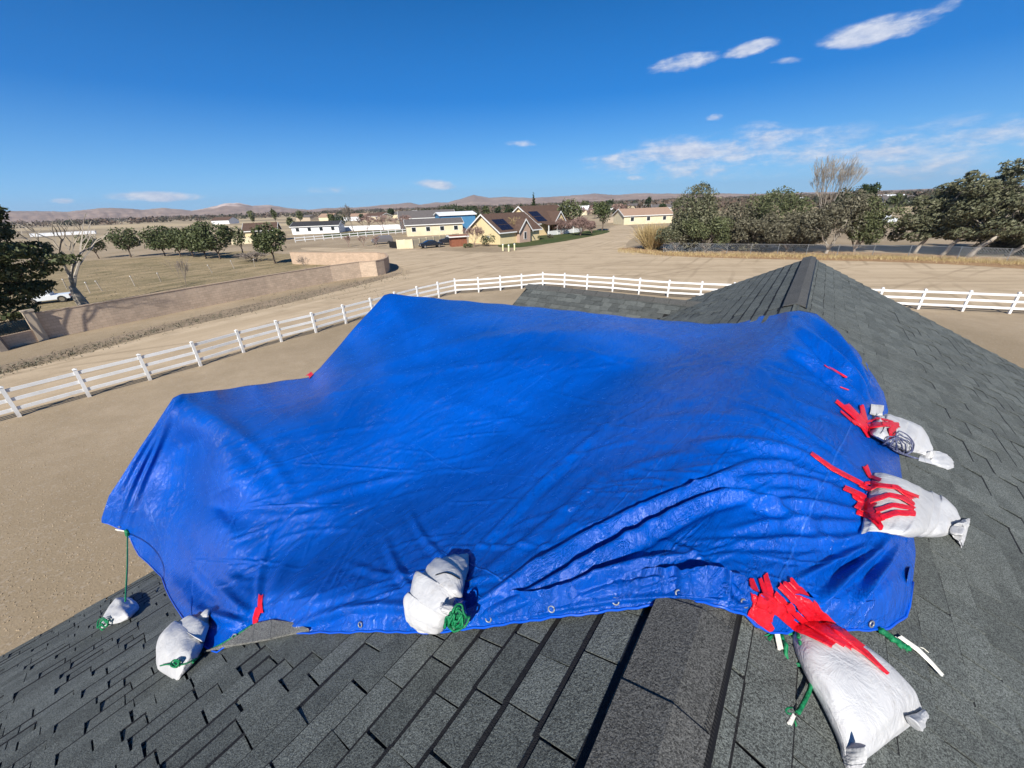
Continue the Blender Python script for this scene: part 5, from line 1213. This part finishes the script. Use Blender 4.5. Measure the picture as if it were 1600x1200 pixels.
longwall('garden_wall', (622, 389), (645, 388), 1.7, 'creamwall', 'short bright cream wall beside the dark gate')
longwall('garden_wall', (645, 388), (716, 376), 1.6, 'creamwall', 'long cream panel wall behind the black sedan')
longwall('garden_wall', (540, 361), (650, 357), 1.7, 'whitemetal', 'long white wall beyond the green lawn')
longwall('garden_wall', (364, 382), (402, 380), 1.6, 'creamwall', 'pale wall piece behind the right end of the dark tree row')
longwall('long_barn', (50, 370), (150, 365), 1.5, 'whitemetal', 'long low white building across the plain at far left', cat='building', th=3)
longwall('garden_wall', (950, 348), (1055, 343), 1.8, 'stucco', 'tan wall in front of the tan roofed house')
gt = thing('gate', ground(611, 387)*(1, 1, 0), 'dark metal gate left of the short cream wall', 'gate'); a = ground(609, 387.5); b = ground(622, 388); d = b-a; R_ = rotz(math.atan2(d[1], d[0]))
mb = MB(); mb.box((a+b)/2*(1, 1, 0)+(0, 0, .7), (np.linalg.norm(d), .05, 1.2), R_); fpar(mb.build('gate_leaf', 'iron'), gt)
# far white rail fence
a = ground(462, 379); b = ground(640, 364); ff = thing('rail_fence', (a+b)/2*(1, 1, 0), 'distant white rail fence beyond the road, below the awning house', 'fence'); d = b-a; L = np.linalg.norm(d[:2]); R_ = rotz(math.atan2(d[1], d[0])); n = int(L/2.4)
for i in range(n+1): q = a+(b-a)*i/n; mb = MB(); mb.box(q*(1, 1, 0)+(0, 0, .7), (.16, .16, 1.4), R_); fpar(mb.build('post', 'vinyl'), ff)
for h in (.5, 1.15): mb = MB(); mb.box((a+b)/2*(1, 1, 0)+(0, 0, h), (L, .06, .2), R_); fpar(mb.build('rail', 'vinyl'), ff)
# utility pillars in front of the lawn
for x, y, s in ((786, 392, 'left'), (795, 393, 'middle'), (804, 391, 'right')):
    G = ground(x, y); u_ = thing('marker_post', (G[0], G[1], 0), '%s one of three pale yellow marker posts at the road edge before the lawn' % s, 'marker post', 'marker posts by the lawn'); mb = MB(); mb.tube([(0, 0, 0), (0, 0, 1.0)], .13, 8); mb.build('tube', 'marker', u_); mb = MB(); mb.tube([(0, 0, 1.0), (0, 0, 1.12)], [.16, .08], 8); mb.build('lid', 'vinyl', u_)
# trees of the middle distance
tree(538, 360, 325, 26, 'tall dark ragged tree beside the white wall beyond the lawn', leafm='cedar', seed=60, n=700)
bare(553, 364, 320, 30, 'leafless tree right of the tall dark ragged tree', seed=61, depth=5)
for i, (x, w) in enumerate([(574, 40), (600, 46), (630, 40)]): bare(x, 362, 336, w, 'reddish leafless tree at the %s of the white wall' % ['left end', 'middle', 'right end'][i], barkm='pinktwig', seed=62+i, depth=5)
for i, (x, y, w) in enumerate([(545, 386, 16), (568, 385, 18), (588, 386, 14)]): bare(x, y, y-18, w, 'small reddish leafless tree by the road, %s of three' % ['left', 'middle', 'right'][i], barkm='pinktwig', seed=70+i, depth=4)
tree(706, 350, 314, 50, 'big dark evergreen tree behind the blue shed, left one', leafm='cedar', seed=80, n=1500, D=190, trunk_frac=.15)
tree(733, 350, 318, 40, 'dark evergreen tree between the blue shed and the nearer yellow house', leafm='cedar', seed=81, n=1200, D=180, trunk_frac=.15)
tree(796, 345, 315, 24, 'dark evergreen tree rising behind the gap between the yellow houses', leafm='cedar', seed=82, n=800, D=140, trunk_frac=.12)
tree(834, 330, 304, 15, 'small conical spruce above the porch house roof', leafm='cedar', seed=83, n=900, D=130, shape='cone', trunk_frac=.1, name='spruce_tree')
bare(742, 386, 352, 36, 'pinkish leafless tree in front of the nearer yellow house', barkm='pinktwig', seed=84, depth=6)
tree(763, 385, 364, 24, 'dense dark rounded shrub right of the pinkish leafless tree', leafm='olive', seed=85, n=900, shape='bush', name='shrub', cat='shrub')
bare(802, 377, 340, 40, 'yellow leafless tree between the two yellow houses', barkm='yellowtwig', seed=86, depth=6)
tree(733, 387, 380, 18, 'low green shrub below the pinkish leafless tree', leafm='olive', seed=87, n=350, shape='bush', name='shrub', cat='shrub')
tree(818, 376, 366, 12, 'small round green shrub before the porch', leafm='cedar', seed=88, n=250, shape='bush', name='shrub', cat='shrub')
tree(838, 375, 367, 16, 'pale green shrub at the foot of the porch steps', leafm='olive', seed=89, n=250, shape='bush', name='shrub', cat='shrub')
tree(858, 372, 364, 14, 'low grey shrub right of the porch steps', leafm='greyleaf', seed=90, n=250, shape='bush', name='shrub', cat='shrub')
tree(890, 362, 306, 44, 'tall dark pine right of the porch house', leafm='olive', seed=91, n=1500, name='pine_tree')
tree(941, 361, 310, 26, 'slim green pine left of the tan roofed house', leafm='pine', seed=92, n=900, name='pine_tree')
for i, (x, yb, yt, w) in enumerate([(878, 366, 342, 30), (907, 368, 340, 42), (925, 364, 346, 24)]): bare(x, yb, yt, w, ['red brown leafless bush just right of the porch', 'red brown leafless bush under the tall dark pine', 'red brown leafless bush left of the slim green pine'][i], barkm='pinktwig', seed=94+i, depth=6, multi=4, cat='bush', name='bare_bush')
for i, (x, yb, yt, w) in enumerate([(858, 340, 318, 50), (905, 338, 322, 44), (966, 340, 318, 30), (1060, 345, 322, 30), (650, 346, 330, 34)]): bare(x, yb, yt, w, 'brownish leafless tree in the distance %s' % ['right above the porch roof', 'behind the tall dark pine', 'just left of the tan roof', 'just right of the tan roof', 'beside the grey roofed house'][i], barkm='pinktwig', seed=100+i, depth=5, D=170)
# straw coloured bush
def reeds(px, yb, ytop, wpx, label, m='straw', n=1400, seed=1):
    r = np.random.default_rng(seed); G = ground(px, yb); D = math.hypot(*G[:2]); Ht = top_at(px, ytop, D); hw = wpx/2*((G-CAM)@FW)/FPX; root = thing('bush', (G[0], G[1], 0), label, 'bush')
    V = []; F = []
    for i in range(n):
        a = r.uniform(0, 6.28); b = r.uniform(0, .5)*hw; tip = r.uniform(.6, 1.05)*hw; h = Ht*r.uniform(.55, 1.0)*(1-.35*(tip/hw)**2*.7); x0 = np.array([math.cos(a)*b*.5, math.sin(a)*b*.5, 0]); x1 = np.array([math.cos(a)*tip*r.uniform(.1, 1), math.sin(a)*tip*r.uniform(.1, 1), h]); s = rand_unit(1, r)[0]*.035
        k = len(V); V += [x0-s, x0+s, x1+s*.5, x1-s*.5]; F.append((k, k+1, k+2, k+3))
    me = bpy.data.meshes.new('stems'); me.from_pydata([tuple(v) for v in V], [], F); me.materials.append(M[m]); link('stems', me, root); return root
reeds(1018, 389, 342, 84, 'big straw coloured bush of upright stems left of the tall grey green trees', seed=3)
# right hand tree mass
RT_ = [(1078, 392, 278, 62, 'euc', 'tall grey green tree with the highest crown at the left end of the clump'), (1055, 393, 322, 50, 'euc', 'lower grey green tree at the far left of the clump, over the fence corner'), (1100, 394, 330, 60, 'olive', 'yellow green bushy tree low in front of the tall left tree'), (1135, 388, 306, 70, 'greyleaf', 'grey brown tree between the tall left tree and the green topped tree'), (1198, 388, 289, 76, 'olive', 'green topped tree in the middle of the clump'), (1170, 393, 330, 70, 'greyleaf', 'grey leafless looking tree low behind the fence, middle of the clump'), (1228, 394, 318, 72, 'greyleaf', 'grey brown tree behind the roof peak, left side'), (1290, 396, 284, 96, 'greyleaf', 'wide grey green tree with a pale forked trunk right of the roof peak'), (1335, 394, 302, 74, 'olive', 'green tree with yellowish side at the right end of the clump'), (1255, 392, 320, 60, 'greyleaf', 'grey tree right behind the roof peak')]
for i, (x, yb, yt, w, lm, lab) in enumerate(RT_): tree(x, yb, yt, w*1.22, lab, leafm=lm, barkm='palebark' if i in (7,) else 'greybark', seed=120+i, n=8000 if w > 60 else 6000, size=.125, shape='round' if i in (0, 4) else 'wide', trunk_frac=.05, barewood=14)
bare(1275, 380, 247, 68, 'very tall pale leafless tree rising above the clump near the roof peak', barkm='palebark', seed=141, depth=6, D=88, trunk=.25, up_=.9)
tree(1337, 352, 279, 34, 'distant dark tree above the green tree at the clump\'s right end', leafm='cedar', seed=142, n=900, D=150)
tree(1310, 350, 290, 40, 'distant low evergreen left of the dark skyline tree', leafm='cedar', seed=143, n=700, D=160)
WT = [(1428, 396, 268, 70, 'leaning tree left of the dark gap, nearest to the clump', .6, 'euc'), (1470, 399, 262, 92, 'windblown tree with forked trunk in the right hand group', .8, 'euc'), (1512, 402, 220, 110, 'tallest windblown eucalyptus in the right hand group', 1., 'euc'), (1572, 400, 264, 110, 'grey windblown tree at the right edge with bare white limbs', 1., 'greyleaf'), (1625, 402, 262, 100, 'windblown tree cut off by the right edge of the picture', 1., 'euc'), (1545, 392, 285, 90, 'darker tree behind the tallest windblown eucalyptus', .5, 'olive')]
for i, (x, yb, yt, w, lab, ln, lm) in enumerate(WT):
    tree(x, yb, yt, w*1.35, lab, leafm=lm, barkm='palebark', seed=150+i, n=8000, size=.14, lean=ln, barewood=16, name='eucalyptus_tree',
         lobes=[(-.3, .42, .38, .10), (.1, .45, .42, .11), (.5, .50, .34, .09), (-.1, .58, .4, .1), (.35, .64, .4, .1), (.7, .62, .25, .07), (.2, .76, .36, .09), (.5, .82, .3, .08), (.62, .92, .2, .06), (-.5, .34, .3, .08), (.75, .40, .3, .07), (-.35, .66, .25, .07), (0, .3, .3, .06), (-.6, .22, .3, .08), (.3, .28, .4, .07), (.8, .25, .3, .08)])
# dark shrubs under the trees
for i, (x, y, yt, w) in enumerate([(1090, 392, 360, 70), (1160, 392, 365, 80), (1240, 392, 362, 60), (1555, 396, 368, 90)]): tree(x, y, yt, w, 'low shrub %s' % ['behind the chain link fence under the tall left tree', 'behind the chain link fence under the middle of the clump', 'behind the fence just left of the roof peak', 'behind the fence under the tallest windblown tree'][i], leafm='greyleaf', seed=170+i, n=1500, shape='bush', name='shrub', cat='shrub', size=.16)
# chain link fence
cl_pts = [ground(x, y) for x, y in [(1036, 394), (1085, 395.5), (1135, 397), (1172, 397.5), (1214, 398), (1259, 399), (1307, 400), (1362, 401), (1418, 402), (1495, 405), (1572, 409), (1660, 416), (1760, 428)]]
cf = thing('chain_link_fence', cl_pts[5]*(1, 1, 0), 'grey chain link fence along the far roadside in front of the right hand trees', 'fence')
mbp = []; CH = 1.35
for q in cl_pts: mb = MB(); mb.tube([q*(1, 1, 0), q*(1, 1, 0)+(0, 0, CH+.08)], .04, 6); fpar(mb.build('post', 'galv'), cf)
mb = MB(); mesh_ = MB()
for i in range(len(cl_pts)-1):
    a, b = cl_pts[i]*(1, 1, 0), cl_pts[i+1]*(1, 1, 0); mb.tube([a+(0, 0, CH), b+(0, 0, CH)], .028, 5); L = np.linalg.norm(b-a); d = (b-a)/L; n = int((L+CH)/.22)
    for k in range(n):
        for s in (1, -1):
            x0 = k*.22-CH if s > 0 else k*.22; x1 = x0+s*CH; t0_, t1_ = 0., 1.
            # clip the slanted wire to this bay
            xs_ = sorted((x0, x1)); 
            if xs_[1] <= 0 or xs_[0] >= L: continue
            f0 = (max(0, min(L, x0))-x0)/(x1-x0); f1 = (max(0, min(L, x1))-x0)/(x1-x0)
            mesh_.tube([a+d*(x0+f0*(x1-x0))+(0, 0, CH*f0), a+d*(x0+f1*(x1-x0))+(0, 0, CH*f1)], .006, 3, False)
fpar(mb.build('top_rail', 'galv'), cf); fpar(mesh_.build('wire_mesh', 'galv'), cf)
# tufts of dry grass along the far roadside: uncountable
r = np.random.default_rng(5); V = []; F = []
for i in range(9000):
    x = r.uniform(965, 1750); y0 = np.interp(x, [965, 1050, 1400, 1600, 1750], [392, 397, 403, 411, 424])+r.normal(0, 2.0); G = ground(x, y0)
    h = r.uniform(.12, .45); s = rand_unit(1, r)[0]*.03; t_ = np.array([r.normal(0, .12), r.normal(0, .12), h]); k = len(V); V += [G-s, G+s, G+t_]; F.append((k, k+1, k+2))
me = bpy.data.meshes.new('dry_grass'); me.from_pydata([tuple(v) for v in V], [], F); me.materials.append(M['straw']); o = link('dry_grass', me); o['kind'] = 'stuff'; tag(o, 'dry reddish grass growing along the foot of the chain link fence', 'grass')
V = []; F = []
for i in range(2600):
    x = r.uniform(-30, 640); y0 = np.interp(x, [-30, 280, 560, 640], [590, 508, 444, 428])+r.normal(0, 4.0); G = ground(x, y0)
    if r.random() < .4: x = r.uniform(100, 600); y0 = r.uniform(405, 470); G = ground(x, y0)
    h = r.uniform(.05, .2); s = rand_unit(1, r)[0]*.03; t_ = np.array([r.normal(0, .1), r.normal(0, .1), h]); k = len(V); V += [G-s, G+s, G+t_]; F.append((k, k+1, k+2))
me = bpy.data.meshes.new('weeds'); me.from_pydata([tuple(v) for v in V], [], F); me.materials.append(M['greyleaf']); o = link('weeds', me); o['kind'] = 'stuff'; tag(o, 'short dry weeds along the road verge and over the field', 'weeds')
# gravel and clods near the fence, uncountable
mb = MB(); r_ = random.Random(8)
for i in range(5000):
    x = r_.uniform(-100, 620); y = r_.uniform(560, 1000); G = ground(x, y)
    s = r_.uniform(.006, .02); mb.box(G+np.array([0, 0, s*.3]), (s*r_.uniform(.8, 1.6), s, s*.8), rotz(r_.uniform(0, 3)))
o = mb.build('pebbles', 'road'); o['kind'] = 'stuff'; tag(o, 'small pale stones scattered over the gravel yard below the roof', 'pebbles')
# far-off belts of trees and scrub across the plain, one mass
r = np.random.default_rng(15); lb = []
for i in range(2600):
    D = 10**r.uniform(2.42, 3.4); azm = math.radians(r.uniform(-62, 62)); 
    if azm < math.radians(-12) and D < 700: continue
    if math.radians(-16) < azm < math.radians(-8) and D < 330: continue
    hh = r.uniform(1.8, 5.5)*(1+D/3000); ww = r.uniform(2, 5)*(1+D/600); lb.append((math.sin(azm)*D, math.cos(azm)*D, hh*.5, ww, ww, hh*.6))
C = []; SZ = []
for l in lb:
    k = 40; u = rand_unit(k, r); C.append(np.array(l[:3])+u*np.array(l[3:6])*(.5+.5*r.random((k, 1)))); SZ += [max(.5, l[5]*.28)]*k
C = np.concatenate(C); SZ = np.array(SZ)[:, None]; a = rand_unit(len(C), r); b = rand_unit(len(C), r); V, F = quads(C, a*SZ, b*SZ)
def farfn(t, p):
    P = pos(t); n = t.noise(P, .012, 2, .5); i_ = island(t); c = t.mix(t.rng(n, .42, .58), (.045, .055, .035), (.16, .115, .09)); c = t.mix(t.rng(i_, 0, 1, 0, .4), c, (.10, .09, .07)); t.l.new(c, p.inputs['Base Color'])
M['farwood'] = mat('far_scrub', farfn, rough=.9, spec=.05)
me = bpy.data.meshes.new('distant_trees'); me.from_pydata(V.tolist(), [], F.tolist()); me.materials.append(M['farwood']); o = link('distant_trees', me); o['kind'] = 'stuff'; tag(o, 'belts of far off trees and scrub across the plain below the hills', 'trees')
hz_ = MB(); hz_.box((0, 0, 79), (11000, 11000, 160)); ho = hz_.build('haze', 'ground'); ho.data.materials.clear(); ho['kind'] = 'stuff'
hm = bpy.data.materials.new('haze_air'); hm.use_nodes = True; hn = hm.node_tree; hn.nodes.clear()
pv_ = hn.nodes.new('ShaderNodeVolumePrincipled'); pv_.inputs['Color'].default_value = (.80, .88, 1, 1); pv_.inputs['Density'].default_value = .00009; pv_.inputs['Anisotropy'].default_value = .2
ou_ = hn.nodes.new('ShaderNodeOutputMaterial'); hn.links.new(pv_.outputs[0], ou_.inputs['Volume']); ho.data.materials.append(hm)
print('verts', sum(len(o.data.vertices) for o in S.objects if o.type == 'MESH'), 'objs', len(S.objects))
